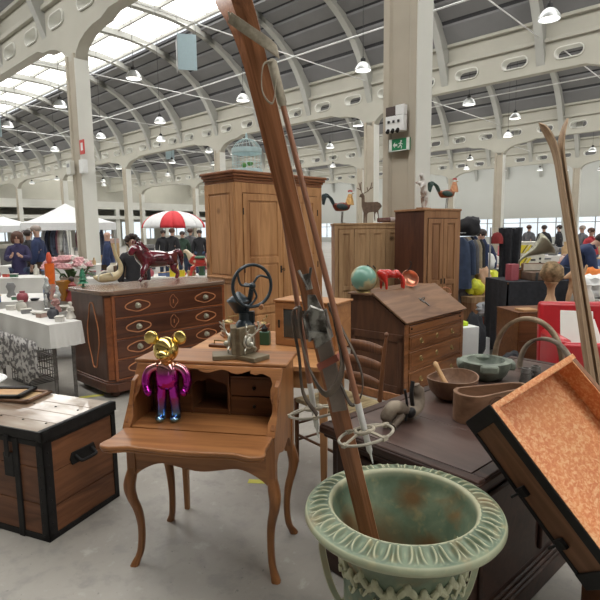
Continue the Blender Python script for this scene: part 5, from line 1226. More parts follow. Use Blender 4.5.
# ------------------------------------------------------------ tents and parasol
wt = plain('white tent canvas', (.78, .79, .80), .8, var=.03)
def tent(x, y, rz, w, ze, zp, lb):
    t = thing('gazebo_tent', lb, 'tent', (x, y, 0), rz); m = MB(); h = w/2; n = 8
    def roof(u, v):  # square plan, slightly sagging hip roof
        a = u*4; i = int(min(3, a)); f = a-i; c = [(-h, -h), (h, -h), (h, h), (-h, h), (-h, -h)]
        x_, y_ = c[i][0]+(c[i+1][0]-c[i][0])*f, c[i][1]+(c[i+1][1]-c[i][1])*f; s = 1-v; return (x_*s, y_*s, ze+(zp-ze)*(v**1.25))
    m.grid(roof, 33, 8); part('canopy', m, wt, t, ang=20)
    m = MB()
    for i in range(4):
        c = [(-h, -h), (h, -h), (h, h), (-h, h), (-h, -h)]; (xa, ya), (xb, yb_) = c[i], c[i+1]
        m.b.faces.new([m.b.verts.new(p) for p in ((xa, ya, ze), (xb, yb_, ze), (xb, yb_, ze-.24), (xa, ya, ze-.24))])
    part('valance', m, wt, t, solid=.01, sm=False)
    for sx in (-1, 1):
        for sy in (-1, 1): m = MB(); m.cb((sx*(h-.04), sy*(h-.04), ze/2), (.05, .05, ze)); part('leg', m, M['steel'], t)
tent(px(70, 18.5), 18.5, .5, 2.85, 1.98, 2.68, 'large white pop-up tent behind the left-hand column')
tent(px(8, 20.5), 20.5, .15, 2.2, 1.95, 2.32, 'smaller white pop-up tent at the left edge')
def parasol(x, y, lb):
    t = thing('parasol', lb, 'parasol', (x, y, 0), .2); rd = plain('red canvas', (.62, .03, .04), .7, var=.05); R_ = 1.22; zc, ht = 1.78, .68
    for i in range(16):
        m = MB(); a0, a1 = 2*PI*i/16, 2*PI*(i+1)/16
        if i % 4 == 0: a0, a1 = a0, a0+(a1-a0)*1
        m.grid(lambda u, v: ((R_*math.sin(v*PI/2*.98+.001))*math.cos(a0+(a1-a0)*u), (R_*math.sin(v*PI/2*.98+.001))*math.sin(a0+(a1-a0)*u), zc+ht*math.cos(v*PI/2*.98)), 4, 10)
        part('canopy_panel', m, rd if i in (0, 3, 8, 11, 12, 15) else wt, t, solid=.006)
    m = MB(); m.tube([(0, 0, 0), (0, 0, zc+ht+.06)], .022); part('pole', m, M['steel'], t); m = MB(); m.lathe([(.25, 0), (.25, .05), (.04, .08)], 20); part('base', m, M['iron_grey'], t)
parasol(px(176, 20.6), 20.6, 'red and white striped parasol above the group of people')
# ------------------------------------------------------------ stalls
wc = plain('white tablecloth', (.66, .65, .62), .8, var=.05, s=3); lace = two('patterned lace cloth', (.16, .15, .15), (.60, .58, .56), (.45, .55), 22, .9)
def stall(nm, lb, loc, rz, W, D, H, top, drop=.25, drapemat=None, cat='table'):
    t = thing(nm, lb, cat, loc, rz); m = MB(); m.box(0, W, 0, D, H-.03, H-.008); part('tabletop', m, M['pine_x'], t)
    for x in (.06, W-.06):
        for y in (.06, D-.06): m = MB(); m.tube([(x, y, 0), (x, y, H-.03)], .018, 8); part('leg', m, M['iron_grey'], t)
    m = MB(); per = [(0, 0), (W, 0), (W, D), (0, D), (0, 0)]
    m.box(-.006, W+.006, -.006, D+.006, H-.008, H)
    def dr(u, v):
        a = u*4; i = int(min(3, a)); f = a-i; x, y = per[i][0]+(per[i+1][0]-per[i][0])*f, per[i][1]+(per[i+1][1]-per[i][1])*f
        o = .012+.02*v*(1+math.sin(u*90))*.6; nx, ny = [(0, -1), (1, 0), (0, 1), (-1, 0)][i]; return (x+nx*o, y+ny*o, H-.002-drop*v)
    m.grid(dr, 97, 5); c = part('cloth', m, top, t)
    return t
stall('stall_table', 'white-clothed stall table with lace trim beside the chest of drawers', (-3.42, 5.70, 0), math.atan2(-.67, .74), 1.50, .30, .78, wc, .22)
t = thing('lace_cloth', 'grey patterned lace cloth draped under the white table edge', 'cloth', (-3.42, 5.70, .0), math.atan2(-.67, .74)); m = MB(); m.grid(lambda u, v: (.02+1.3*u, -.05+.012*math.sin(u*50), .60-.40*v*(1+.15*math.sin(u*11))), 40, 5); part('cloth', m, lace, t, solid=.004)
stall('stall_table', 'long white-clothed stall table behind, covered in flowers and glassware', (-4.9, 6.25, 0), .12, 2.3, .95, .78, wc, .5)
stall('stall_table', 'white-clothed stall table running behind the red horse', (-4.3, 9.4, 0), .05, 3.3, .8, .80, wc, .6)
stall('stall_table', 'white stall table in front of the woman in the navy coat', (-7.6, 9.5, 0), .1, 2.8, .8, .80, wc, .6)
stall('stall_table', 'white stall table between the two tents', (-8.0, 13.6, 0), .0, 3.2, .8, .80, wc, .6)
# clothes hanging under the tents
def hung(x, y, z, w, h, mat, lb, grp, rz=0):
    t = thing('hanging_garment', lb, 'garment', (x, y, z), rz, grp); m = MB()
    m.grid(lambda u, v: ((u-.5)*w*(.35+.65*min(1, v*5)), .02*math.sin(u*9+v*4), -h*v), 9, 8); part('fabric', m, mat, t, solid=.03); m = MB(); m.tube(arc((0, 0, .03), .02, -.5, PI*1.1, 6), .003, 5); m.tube([(-w*.3, 0, -.01), (w*.3, 0, -.01)], .005, 5); part('hanger', m, M['iron'], t)
cols = [(.05, .06, .1), (.5, .5, .48), (.03, .03, .035), (.25, .1, .14), (.35, .36, .38), (.08, .1, .16), (.45, .38, .35), (.02, .025, .05)]
def rail(x0, x1, Y, z, n, lb, grp, gl, hh):
    t = thing('clothes_rail', lb, 'clothes rail', (x0, Y, 0)); m = MB(); m.tube([(0, 0, 0), (0, 0, z), (x1-x0, 0, z), (x1-x0, 0, 0)], .018, 8); part('frame', m, M['steel'], t)
    for i in range(n): c = cols[(i*3+int(Y)) % 8]; hung(x0+.15+(x1-x0-.3)*i/(n-1), Y, z-.05, .15+.05*(i % 3), hh*(.7+.3*((i*7) % 5)/4), cloth('garment %d' % ((i*3+int(Y)) % 8), c), gl, grp, .9)
rail(px(42, 17.5), px(72, 17.5), 17.5, 1.80, 10, 'clothes rail standing under the large white tent', 'clothes hanging under the large tent', 'narrow garment hanging in the row under the large white tent', .9)
rail(px(22, 16), px(33, 16), 16, 1.75, 5, 'short clothes rail between the tents', 'clothes hanging between the tents', 'narrow garment hanging in the row between the two tents', .9)
rail(px(76, 19), px(108, 19), 19, 1.80, 8, 'clothes rail at the right side of the large tent', 'clothes hanging right of the left column', 'narrow garment hanging in the row right of the left-hand column', .9)
# ------------------------------------------------------------ left stall goods
def lathe_thing(nm, lb, cat, loc, prof, mat, n=24, s=1, pn='body', grp=None): t = thing(nm, lb, cat, loc, 0, grp); m = MB(); m.lathe([(r*s, z*s) for r, z in prof], n); part(pn, m, mat, t, ang=60); return t
t = lathe_thing('tall_vase', 'tall orange cylindrical glass vase fading to pale pink at its foot', 'vase', (px(50, 6.6), 6.6, .78), [(.055, 0), (.058, .20)], plain('pale pink glass', (.60, .36, .30), .2), pn='foot')
m = MB(); m.lathe([(.058, .20), (.060, .46), (.05, .46), (.048, .22)], 24); part('upper_body', m, plain('orange glass', (.80, .16, .025), .2, coat=.5), t); m = MB(); m.lathe([(.02, .46), (.035, .50), (.03, .56), (.012, .60)], 16); part('stopper', m, plain('coral red', (.75, .12, .06), .4), t)
lathe_thing('glass_pot', 'wide amber glass pot beside the tall orange vase', 'vase', (px(64, 6.45), 6.45, .78), [(.055, 0), (.06, .01), (.095, .17), (.115, .25), (.108, .25), (.085, .16), (.045, .02), (.002, .015)], plain('amber glass', (.42, .18, .03), .15, coat=.5))
lathe_thing('metal_dish', 'small silvered dish on a foot on the white table', 'dish', (px(63, 5.62), 5.62, .78), [(.05, 0), (.04, .01), (.03, .02), (.08, .035), (.095, .05), (.085, .048), (.03, .028), (.002, .028)], M['pewter'])
clear = plain('cut glass', (.52, .54, .53), .12, .2, .3, 60, coat=.6)
def crystal(x, Y, z, s, lb): lathe_thing('crystal_figure', lb, 'glassware', (px(x, Y), Y, z), [(.05, 0), (.052, .012), (.02, .03), (.025, .07), (.045, .10), (.03, .13), (.05, .17), (.035, .21), (.02, .25), (.028, .28), (.004, .31)], clear, 10, s, grp=None)
crystal(45+1, 6.40, .78, 1.0, 'cut-glass figure, tallest, in front of the pink flowers'); crystal(55+1, 5.9, .78, .8, 'cut-glass figure standing nearest the flowerpot'); crystal(44, 5.72, .78, .55, 'small cut-glass figure at the front of the white table')
m_fig = plain('white bisque', (.66, .62, .56), .5)
def figurine(x, Y, z, s, mat, lb, mat2=None):
    t = thing('porcelain_figurine', lb, 'figurine', (px(x, Y), Y, z)); m = MB(); m.lathe([(.06, 0), (.062, .02), (.045, .05), (.03, .11), (.038, .15), (.012, .175)], 16); part('robe', m, mat, t); m = MB(); m.ell((0, 0, .20), .026, None, 12, 8); part('head', m, mat2 or mat, t)
    for sg in (-1, 1): m = MB(); m.tube([(sg*.03, 0, .15), (sg*.05, -.02, .11), (sg*.02, -.04, .10)], .010, 8); part('arm', m, mat, t)
    t.scale = (s, s, s)
figurine(68, 5.05, .78, .75, m_fig, 'small white porcelain figurine at the corner of the white table')
figurine(54, 5.50, .78, .85, plain('rose porcelain', (.42, .22, .20), .4), 'small rose-coloured porcelain figurine beside the glassware', m_fig)
figurine(71, 6.42, .78, 1.35, plain('dark red porcelain', (.28, .05, .05), .4), 'dark red robed figurine in front of the flowers', plain('dark hairpiece', (.05, .03, .03), .5))
figurine(80, 6.75, .78, 1.0, plain('ochre figurine', (.45, .28, .15), .5), 'ochre figurine between the flowers and the tree ornament', m_fig)
# flowers
def flowers():
    Y = 6.95; x = px(73, Y); t = thing('flower_vase', 'big bunch of pink and white artificial flowers in a pale stone vase', 'flowers', (x, Y, .78))
    m = MB(); m.lathe([(.10, 0), (.12, .05), (.15, .18), (.17, .26), (.15, .26), (.12, .1), (.002, .08)], 24); part('vase', m, plain('pale stone', (.45, .42, .36), .7), t)
    rnd = random.Random(5); pk = plain('pink petals', (.72, .42, .44), .7, var=.2, s=30); wh = plain('white petals', (.74, .70, .66), .7)
    def bloom(c, r):
        m = MB()
        for k in range(3):
            for i in range(7-k):
                a = 2*PI*i/(7-k)+k; q = (.85-.25*k); m.ell(c+V(math.cos(a)*r*q, math.sin(a)*r*q, .01+.018*k), (r*.55, r*.55, r*.28), Matrix.Rotation(a, 4, 'Z') @ Matrix.Rotation(-.5, 4, 'Y'), 8, 6)
        m.ell(c+V(0, 0, .04), r*.45, None, 8, 6); return m
    for i in range(26):
        a = rnd.uniform(0, 2*PI); ph = rnd.uniform(.1, 1.3); c = V(math.cos(a)*math.cos(ph)*.30-.06, math.sin(a)*math.cos(ph)*.18-.04, .34+.15*math.sin(ph))
        part('flower', bloom(c, .055), wh if (c.x > .06 and i % 2) else pk, t)
    for i in range(18):
        a = rnd.uniform(0, 2*PI); m = MB(); p = V(.12*math.cos(a), .12*math.sin(a), .26); q = V(.30*math.cos(a), .22*math.sin(a), .30+rnd.uniform(-.04, .1)); m.tube([p, (p+q)/2+V(0, 0, .05), q], [.3, 1, .1], fl=(.07, .006), tw=V(-math.sin(a), math.cos(a), 0)); part('leaf', m, plain('leaf', (.06, .13, .04), .6) if i == 0 else bpy.data.materials['leaf'], t)
flowers()
lathe_thing('round_vase', 'pale round vase with small flowers right of the big bunch', 'vase', (px(95, 8.8), 8.8+.9, .80), [(.06, 0), (.13, .08), (.12, .18), (.05, .24), (.06, .26)], plain('cream glaze', (.6, .55, .45), .4))
def box_thing(nm, lb, cat, loc, rz, d, mat, lid=None, grp=None, bev=.004):
    t = thing(nm, lb, cat, loc, rz, grp); m = MB(); m.box(-d[0]/2, d[0]/2, -d[1]/2, d[1]/2, 0, d[2]*(.86 if lid else 1)); part('body', m, mat, t, bev=bev)
    if lid: m = MB(); m.box(-d[0]/2-.006, d[0]/2+.006, -d[1]/2-.006, d[1]/2+.006, d[2]*.86, d[2]); part('lid', m, lid, t, bev=bev)
    return t
rnd = random.Random(11)
goods = [(.62, .1, .08), (.5, .48, .42), (.06, .06, .07), (.1, .15, .3), (.45, .3, .15), (.6, .5, .2), (.2, .2, .2), (.35, .08, .1), (.5, .35, .3), (.1, .22, .14), (.65, .62, .58)]
gname = ['red', 'cream', 'black', 'blue', 'tan', 'yellow', 'grey', 'maroon', 'pink', 'green', 'white']
gm_ = [plain('goods '+n, c, .5) for n, c in zip(gname, goods)]
bric_prof = [[(.04, 0), (.05, .02), (.03, .06), (.05, .12), (.03, .16)], [(.05, 0), (.07, .05), (.06, .1), (.03, .12), (.035, .14)], [(.045, 0), (.045, .1), (.02, .13), (.02, .18)], [(.02, 0), (.05, .005), (.08, .04), (.07, .04), (.03, .01)]]
def bric(x0, x1, y0, y1, z, n, where, grp, s=1.0):
    for i in range(n):
        x = x0+(x1-x0)*(i+.5)/n; y = y0+(y1-y0)*rnd.random(); k = rnd.randrange(11)
        if rnd.random() < .55:
            j = rnd.randrange(4); lathe_thing('bric_a_brac_pot', 'small %s %s, item on %s' % (gname[k], ['turned pot', 'round jar', 'bottle', 'dish'][j], where), 'pot', (x, y, z), bric_prof[j], gm_[k], 14, s*rnd.uniform(.7, 1.3), grp=grp)
        else:
            box_thing('keepsake_box', 'small %s box, item on %s' % (gname[k], where), 'box', (x, y, z), rnd.uniform(-.5, .5), (.12*s*rnd.uniform(.6, 1.2), .08*s, .08*s*rnd.uniform(.5, 1.5)), gm_[k], gm_[(k+1) % 11], grp=grp)
bric(-4.85, -2.75, 6.35, 7.0, .78, 20, 'the long white table at the left edge', 'bric-a-brac on the long white table')
bric(-3.15, -2.45, 5.45, 5.0, .78, 0, 'the front white table at the left edge', 'bric-a-brac on the front white table', .8)
bric(-7.4, -4.9, 9.7, 10.2, .82, 14, 'the stall in front of the navy-coated woman', 'bric-a-brac on the woman\'s stall')
bric(-4.2, -1.2, 9.55, 10.0, .80, 16, 'the stall behind the red horse', 'bric-a-brac behind the red horse', 1.2)
bric(-7.8, -5.0, 13.7, 14.2, .80, 10, 'the stall between the tents', 'bric-a-brac between the tents', 1.2)
for i in range(7):
    q = i/6; k = [10, 1, 6, 10, 8, 2, 10][i]; x_, y_ = -3.42+.745*(.15+1.2*q)+.12, 5.70-.667*(.15+1.2*q)+.10+.05*(i % 2)
    if i % 2: lathe_thing('bric_a_brac_pot', 'small %s glass item, one of the row on the front white table' % gname[k], 'pot', (x_, y_, .78), bric_prof[i % 4], gm_[k], 14, .8, grp='glass items on the front white table')
    else: box_thing('keepsake_box', 'small %s trinket box in the row on the front white table' % gname[k], 'box', (x_, y_, .78), .3*i, (.10, .07, .05), gm_[k], gm_[1], grp='glass items on the front white table')
# open book-like white folders on the left table
t = thing('white_folder', 'open white folder propped up on the long white table at the left edge', 'folder', (-4.55, 6.5, .782), .5); m = MB(); m.prism([(0, 0), (.20, 0), (.1, .28), (.09, .28)], 0, .4, 'y'); part('cover', m, M['white_paint'], t)
# painted rocking horse and yellow cans behind the dresser
t = thing('painted_horse', 'red and white painted wooden toy horse on the stall beside the pine armoire', 'toy horse', (px(196, 9.0)-.05, 9.75, .80), .1)
J = [((0, 0, .22), .08), ((.12, 0, .23), .08), ((-.13, 0, .24), .075), ((-.20, 0, .34), .05), ((-.22, 0, .42), .04), ((-.28, 0, .39), .028), ((-.14, -.05, .1), .03), ((-.17, -.05, .0), .02), ((-.14, .05, .1), .03), ((-.1, .05, .0), .02), ((.14, -.05, .1), .03), ((.17, -.05, .0), .02), ((.14, .05, .1), .03), ((.1, .05, .0), .02), ((.2, 0, .27), .02), ((.25, 0, .15), .015)]
skin('body', J, [(0, 1), (0, 2), (2, 3), (3, 4), (4, 5), (2, 6), (6, 7), (2, 8), (8, 9), (1, 10), (10, 11), (1, 12), (12, 13), (1, 14), (14, 15)], two('red and cream paint', (.5, .04, .03), (.62, .52, .36), (.48, .52), 4, .3, coat=.5), t, 2); m = MB(); m.box(-.09, .07, -.09, .09, .285, .32); part('saddle', m, gm_[9], t, bev=.01)
t.scale = (1.15, 1.15, 1.15)
for i, (x, lb) in enumerate([(174, 'yellow tin on the stall behind the red horse, left one'), (181, 'yellow tin on the stall behind the red horse, right one')]): box_thing('yellow_tin', lb, 'tin', (px(x, 9.6), 9.62, .80), .1*i, (.14, .1, .12+.1*(1-i)), plain('bright yellow', (.72, .58, .03), .4) if i == 0 else bpy.data.materials['bright yellow'])
box_thing('basket_box', 'brown wicker box on the stall between the carved bird and the red horse', 'box', (px(121, 9.6), 9.62, .80), .1, (.22, .2, .22), brn)
# a folding chair and crate at the far left
t = thing('white_chair', 'white round-backed metal chair cut off by the left edge', 'chair', (-2.58, 4.05, 0), .6)
m = MB(); m.lathe([(.19, .44), (.2, .45), (.19, .46)], 24); part('seat', m, M['white_paint'], t); m = MB(); m.tube(arc((0, .17, .66), .17, 0, 2*PI, 20), .011, closed=False); m.tube([(-.1, .17, .46), (-.12, .17, .54)], .01); m.tube([(.1, .17, .46), (.12, .17, .54)], .01); part('backrest', m, M['white_paint'], t)
for a in (45, 135, 225, 315): m = MB(); a = math.radians(a); m.tube([(.15*math.cos(a), .15*math.sin(a), .44), (.2*math.cos(a), .2*math.sin(a), 0)], .011); part('leg', m, M['white_paint'], t)
for i, (x, y, z, lb) in enumerate([(-2.95, 5.62, 0, 'grey wire crate under the white table, bottom one'), (-2.95, 5.62, .27, 'grey wire crate under the white table, stacked on top')]):
    t = thing('wire_crate', lb, 'crate', (x, y, z), -.7); m = MB()
    for j in range(8): q = -.22+.44*j/7; m.tube([(q, -.15, .01), (q, -.15, .25)], .005, 5); m.tube([(q, .15, .01), (q, .15, .25)], .005, 5); m.tube([(q, -.15, .01), (q, .15, .01)], .005, 5)
    for zz in (.01, .09, .17, .25): m.tube([(-.22, -.15, zz), (.22, -.15, zz), (.22, .15, zz), (-.22, .15, zz)], .006, 5, closed=True)
    part('wires', m, M['iron_grey'], t)
# frames lying on the blanket chest
d_ = trunk_dir
def on_trunk(a, b): p = V(-1.33, 2.55, .602)-d_*a+V(.38, .92, 0).normalized()*b; return p
def trunk_frame(a, b, rz, w, h, z, mat, inn, lb):
    p = on_trunk(a, b); flat_frame((p.x, p.y, .604+z), rz, w, h, lb, mat, inn)
trunk_frame(.78, .24, -.25, .34, .22, 0, M['bowl_wood'], gm_[4], 'brown wooden tray frame lying lowest on the blanket chest')
trunk_frame(.80, .20, -.05, .30, .2, .02, M['iron'], M['pine_pale'], 'black-edged frame lying on top of the brown frame')
# ------------------------------------------------------------ right-hand stalls
R_W = gm_[10]
t = box_thing('cardboard_box', 'white cardboard box with a red scrawl standing on the floor right of the bureau', 'box', (1.86, 5.92, 0), .35, (.28, .28, .50), M['white_paint'])
m = MB(); m.tube(sm_path([(-.05, -.142, .12), (-.03, -.142, .17), (-.02, -.142, .12), (0, -.142, .16), (.02, -.142, .12), (.04, -.142, .17), (.05, -.142, .12), (.09, -.142, .15)], 4), .003, 5); part('scrawl', m, gm_[0], t)
box_thing('lime_packet', 'small lime green packet on top of the white cardboard box', 'packet', (1.84, 5.92, .50), .2, (.16, .12, .05), plain('lime', (.50, .68, .03), .5), bev=.01)
def blob(nm, lb, cat, loc, r, mat, amp=.25, seed=1, fr=3.0, sub_=24, pn='body'):
    t = thing(nm, lb, cat, loc); m = MB(); o = V(seed*3.1, seed*1.7, 0)
    def f(c):
        n = noise.noise(V(c.x/r[0], c.y/r[1], c.z/r[2])*fr*.5+o)+.5*noise.noise(V(c.x/r[0], c.y/r[1], c.z/r[2])*fr+o); s = 1+amp*n; z = c.z*s; return V(c.x*s, c.y*s, max(z, -r[2]*.8))
    m.ell((0, 0, 0), r, None, sub_, sub_//2, fn=f); m.xf(Matrix.Translation((0, 0, r[2]*.8))); part(pn, m, mat, t, ang=70); return t
bagm = plain('white plastic bag', (.62, .64, .68), .25, var=.1, s=20, bst=.5)
blob('black_sack', 'tall dark sack standing between the white box and the red bin', 'sack', (2.10, 6.15, 0), (.13, .13, .32), M['black_cloth'], .3, 2)
# red bin full of plastic
t = thing('red_bin', 'red plastic bin stuffed with white plastic sheeting', 'bin', (2.66, 7.06, 0)); m = MB(); m.lathe([(.14, 0), (.17, .40), (.185, .42), (.17, .42), (.15, .39), (.13, .02), (.002, .02)], 24); part('bin', m, plain('faded red plastic', (.42, .10, .06), .4), t)
blob('plastic_sheet', 'crumpled white plastic spilling out of the red bin', 'plastic sheet', (2.66, 7.05, .41), (.20, .16, .13), bagm, .6, 5, 5)
box_thing('white_carton', 'slim white carton standing in front of the red bin', 'carton', (2.39, 6.55, 0), .3, (.06, .06, .22), M['white_paint'])
box_thing('wooden_box', 'old brown wooden box with a pale lid behind the sack', 'box', (2.72, 7.85, 0), .45, (.72, .45, .62), M['brown_pine'], M['pine_grey'])
blob('yellow_bag', 'bright yellow plastic bag on the brown wooden box, left', 'bag', (2.60, 7.8, .62), (.17, .14, .14), plain('yellow bag', (.75, .78, .05), .35, var=.2), .4, 7, 5)
blob('orange_bag', 'peach paper bag with folded top behind the yellow bag', 'bag', (2.80, 7.92, .62), (.15, .12, .22), plain('peach bag', (.68, .42, .26), .5), .35, 9, 4)
blob('yellow_bag', 'bright yellow plastic bag next to the steel rack pole, right', 'bag', (2.94, 7.95, .62), (.12, .1, .2), bpy.data.materials['yellow bag'], .4, 12, 5)
blob('plastic_bag', 'large crumpled white plastic bag in front of the stacked fruit boxes', 'bag', (3.28, 7.62, .37), (.27, .18, .20), bagm, .5, 3, 5, 32)
blob('blue_bag', 'blue plastic bag beneath the white plastic bag', 'bag', (3.0, 6.98, .0), (.16, .13, .22), plain('blue bag', (.04, .12, .28), .4), .4, 6, 5)
box_thing('plinth_box', 'dark wooden box supporting the plastic bags', 'box', (3.3, 7.66, 0), .1, (.46, .38, .36), M['oak_dark'])
t = thing('wicker_basket', 'dark wicker basket on the floor behind the oak chest', 'basket', (1.88, 4.55, 0)); m = MB()
m.lathe([(.17, 0), (.22, .12), (.26, .28), (.27, .36), (.25, .36), (.235, .27), (.18, .03), (.002, .02)], 40, fn=lambda r, z, a, k: (r*(1+.02*math.sin(a*20)), z)); part('basket', m, two('dark wicker', (.03, .02, .015), (.10, .07, .05), (.4, .6), 1, .8, scale=(10, 10, 60), bst=.5), t)
blob('dark_rags', 'heap of dark rags inside the wicker basket', 'rags', (1.88, 4.55, .22), (.21, .19, .14), M['black_cloth'], .4, 8, 5)
# clothes rack by the tall wardrobe
def coat(x, y, z, rz, w, h, mat, lb, sl=.55):
    t = thing('hanging_coat', lb, 'coat', (x, y, z), rz, None); m = MB()
    def f(u, v):
        a = 2*PI*u; ww = w/2*(.25+.75*min(1, v*6)**.6)*(1+.12*v); th = .06+.05*v; return (ww*math.cos(a), th*math.sin(a)*(1+.2*math.sin(a*5)), -h*v-.0)
    m.grid(f, 24, 10, close_u=True); part('body', m, mat, t)
    for s in (-1, 1): m = MB(); m.tube(sm_path([(s*w*.40, 0, -.06), (s*w*.52, -.02, -.2), (s*w*.55, -.03, -sl)], 5), [.055]*6+[.048]*5, 10); part('sleeve', m, mat, t)
    m = MB(); m.tube(arc((0, 0, .04), .025, -.6, PI, 8), .004, 6); part('hanger', m, M['iron'], t)
ck = cloth('khaki cloth', (.30, .25, .17)); dn = cloth('faded denim', (.16, .22, .3))
rx = 2.62; t = thing('clothes_rail', 'clothes rail beside the tall brown wardrobe', 'clothes rail', (0, 0, 0)); m = MB(); m.tube([(2.26, 7.5, 0), (2.26, 7.5, 1.55), (2.86, 8.5, 1.55), (2.86, 8.5, 0)], .016, 8); part('frame', m, M['steel'], t)
for f_, mat, lb, h in [(.10, jean, 'dark denim jacket at the wardrobe end of the clothes rail', .75), (.28, gry, 'grey coat second along the clothes rail', 1.0), (.46, ck, 'khaki coat hanging in the middle of the clothes rail', .95), (.64, blk, 'black coat beside the khaki one on the rail', 1.0), (.84, navy, 'long navy coat at the far end of the clothes rail', 1.1)]:
    coat(2.26+.6*f_, 7.5+1.0*f_, 1.49, math.radians(12), .40, h, mat, lb)
blob('black_jacket', 'hooded black jacket heaped on top of the clothes rail', 'jacket', (2.60, 8.02, 1.50), (.18, .13, .17), blk, .3, 4)
# second rack with black cloth
t = thing('garment_rack', 'white tubular rack in front of the stacked fruit boxes', 'rack', (0, 0, 0)); m = MB(); m.tube([(2.65, 7.25, 0), (2.65, 7.25, 1.62), (3.02, 7.25, 1.60), (3.02, 7.25, 0)], .012, 8); m.tube([(2.65, 7.1, 0), (2.65, 7.4, 0)], .012); m.tube([(3.02, 7.1, 0), (3.02, 7.4, 0)], .012); part('frame', m, M['steel'], t)
t = thing('black_garment', 'long black garment hanging from the white rack', 'garment', (2.95, 7.25, 1.60)); m = MB(); m.grid(lambda u, v: ((u-.5)*.30*(1-.15*math.sin(v*3)), -.02+.03*math.sin(u*14), .02-.95*v*(1+.05*math.sin(u*9))), 20, 10); part('fabric', m, M['black_cloth'], t, solid=.05)
t = thing('felt_hat', 'dark red felt hat hung on the white rack', 'hat', (2.74, 7.25, 1.40)); m = MB(); m.lathe([(.085, 0), (.08, .08), (.05, .14), (.004, .16)], 18); part('crown', m, cloth('dark red felt', (.22, .02, .02)), t)
blob('white_cushion', 'white cushion leaning behind the white rack', 'cushion', (3.0, 8.5, .95), (.20, .10, .16), M['white_paint'], .2, 6)
box_thing('black_cabinet', 'black box beneath the white cushion', 'box', (3.05, 8.5, 0), 0, (.45, .35, .95), M['dark'])
# fruit boxes
t0 = None; yl = plain('yellow print', (.72, .58, .04), .5)
def fruit_box(x, y, z, lb):
    t = box_thing('fruit_box', lb, 'box', (x, y, z), .12, (.52, .36, .20), plain('white card', (.66, .64, .56), .6) if 'white card' not in bpy.data.materials else bpy.data.materials['white card'], bpy.data.materials['white card'])
    m = MB(); m.prism([(-.25, .02), (-.12, .02), (-.02, .15), (-.16, .15)], -.186, -.181); m.prism([(-.10, .02), (-.05, .02), (.03, .15), (-.0, .15)], -.186, -.181); part('yellow_print', m, yl, t)
    m = MB(); m.tube([(-.13, -.187, .03), (-.05, -.187, .15)], .006, 5); m.box(.02, .10, -.186, -.181, .10, .125); m.ell((.18, -.184, .13), (.022, .004, .022), None, 8, 6); m.ell((.18, -.184, .06), (.022, .004, .022), None, 8, 6); part('black_print', m, M['dark'], t)
box_thing('wooden_box', 'brown box under the stack of fruit boxes', 'box', (3.72, 8.62, 0), .12, (.6, .45, .78), M['oak_dark'])
for i, q in enumerate(['lowest', 'middle', 'topmost']): fruit_box(3.70, 8.6, .78+i*.205, 'white and yellow fruit box, %s of the stack' % q)
# gramophone
t = thing('gramophone', 'gramophone with a grey flared horn on the dark draped table', 'gramophone', (2.90, 6.68, .972), 0)
m = MB(); m.box(-.17, .17, -.15, .15, 0, .12); part('case', m, M['desk_dark'], t, bev=.006)
hp = sm_path([(-.08, 0, .13), (-.07, 0, .22), (.02, .0, .30), (.14, -.01, .36), (.26, -.03, .44)], 6); n = len(hp); m = MB(); m.tube(hp, [.012+.15*(i/(n-1))**3.2 for i in range(n)], 20); m.b.faces.ensure_lookup_table(); m.b.faces.remove(m.b.faces[-1]); part('horn', m, plain('tarnished horn', (.32, .31, .24), .35, .7), t, solid=.004)
m = MB(); m.lathe([(.12, .12), (.12, .13), (.01, .132)], 24); part('turntable', m, M['dark'], t); m = MB(); m.tube([(.17, 0, .06), (.23, 0, .06), (.23, -.05, .06)], .006); part('crank', m, M['iron'], t)
t = stall('draped_table', 'table draped in black cloth behind the small brown table', (2.50, 6.2, 0), .05, .74, .65, .97, M['black_cloth'], .9)
# suitcase lying open
t = thing('suitcase', 'open brown leather suitcase on the black draped table', 'suitcase', (2.80, 6.26, .972), .05); m = MB(); m.box(-.0, .40, 0, .28, 0, .1); part('base', m, brn, t, bev=.01); m = MB(); m.box(-.0, .40, .25, .29, .1, .20); part('lid', m, M['bowl_wood'], t, bev=.01); m = MB(); m.box(.02, .38, .244, .25, .11, .19); part('lining', m, plain('cream lining', (.55, .5, .42), .7), t)
for i in range(2): m = MB(); m.box(.05+.26*i, .08+.26*i, -.006, .0, 0, .1); part('strap', m, M['dark'], t)
for x, lb in ((3.50, 'red'), (3.66, 'tan')): pass
box_thing('red_box', 'dark red box beside the open suitcase', 'box', (2.62, 6.40, .972), .4, (.12, .1, .20), gm_[7])
blob('orange_cloth', 'heap of yellow and orange cloth on the right-edge stall', 'cloth', (3.72, 6.02, .80), (.17, .12, .09), plain('ochre cloth', (.55, .30, .08), .8), .5, 3, 5)
blob('terracotta_heap', 'reddish crumpled cloth at the far right of the right-edge stall', 'cloth', (4.3, 6.1, .80), (.2, .1, .14), plain('terracotta cloth', (.38, .12, .07), .8), .5, 14, 5)
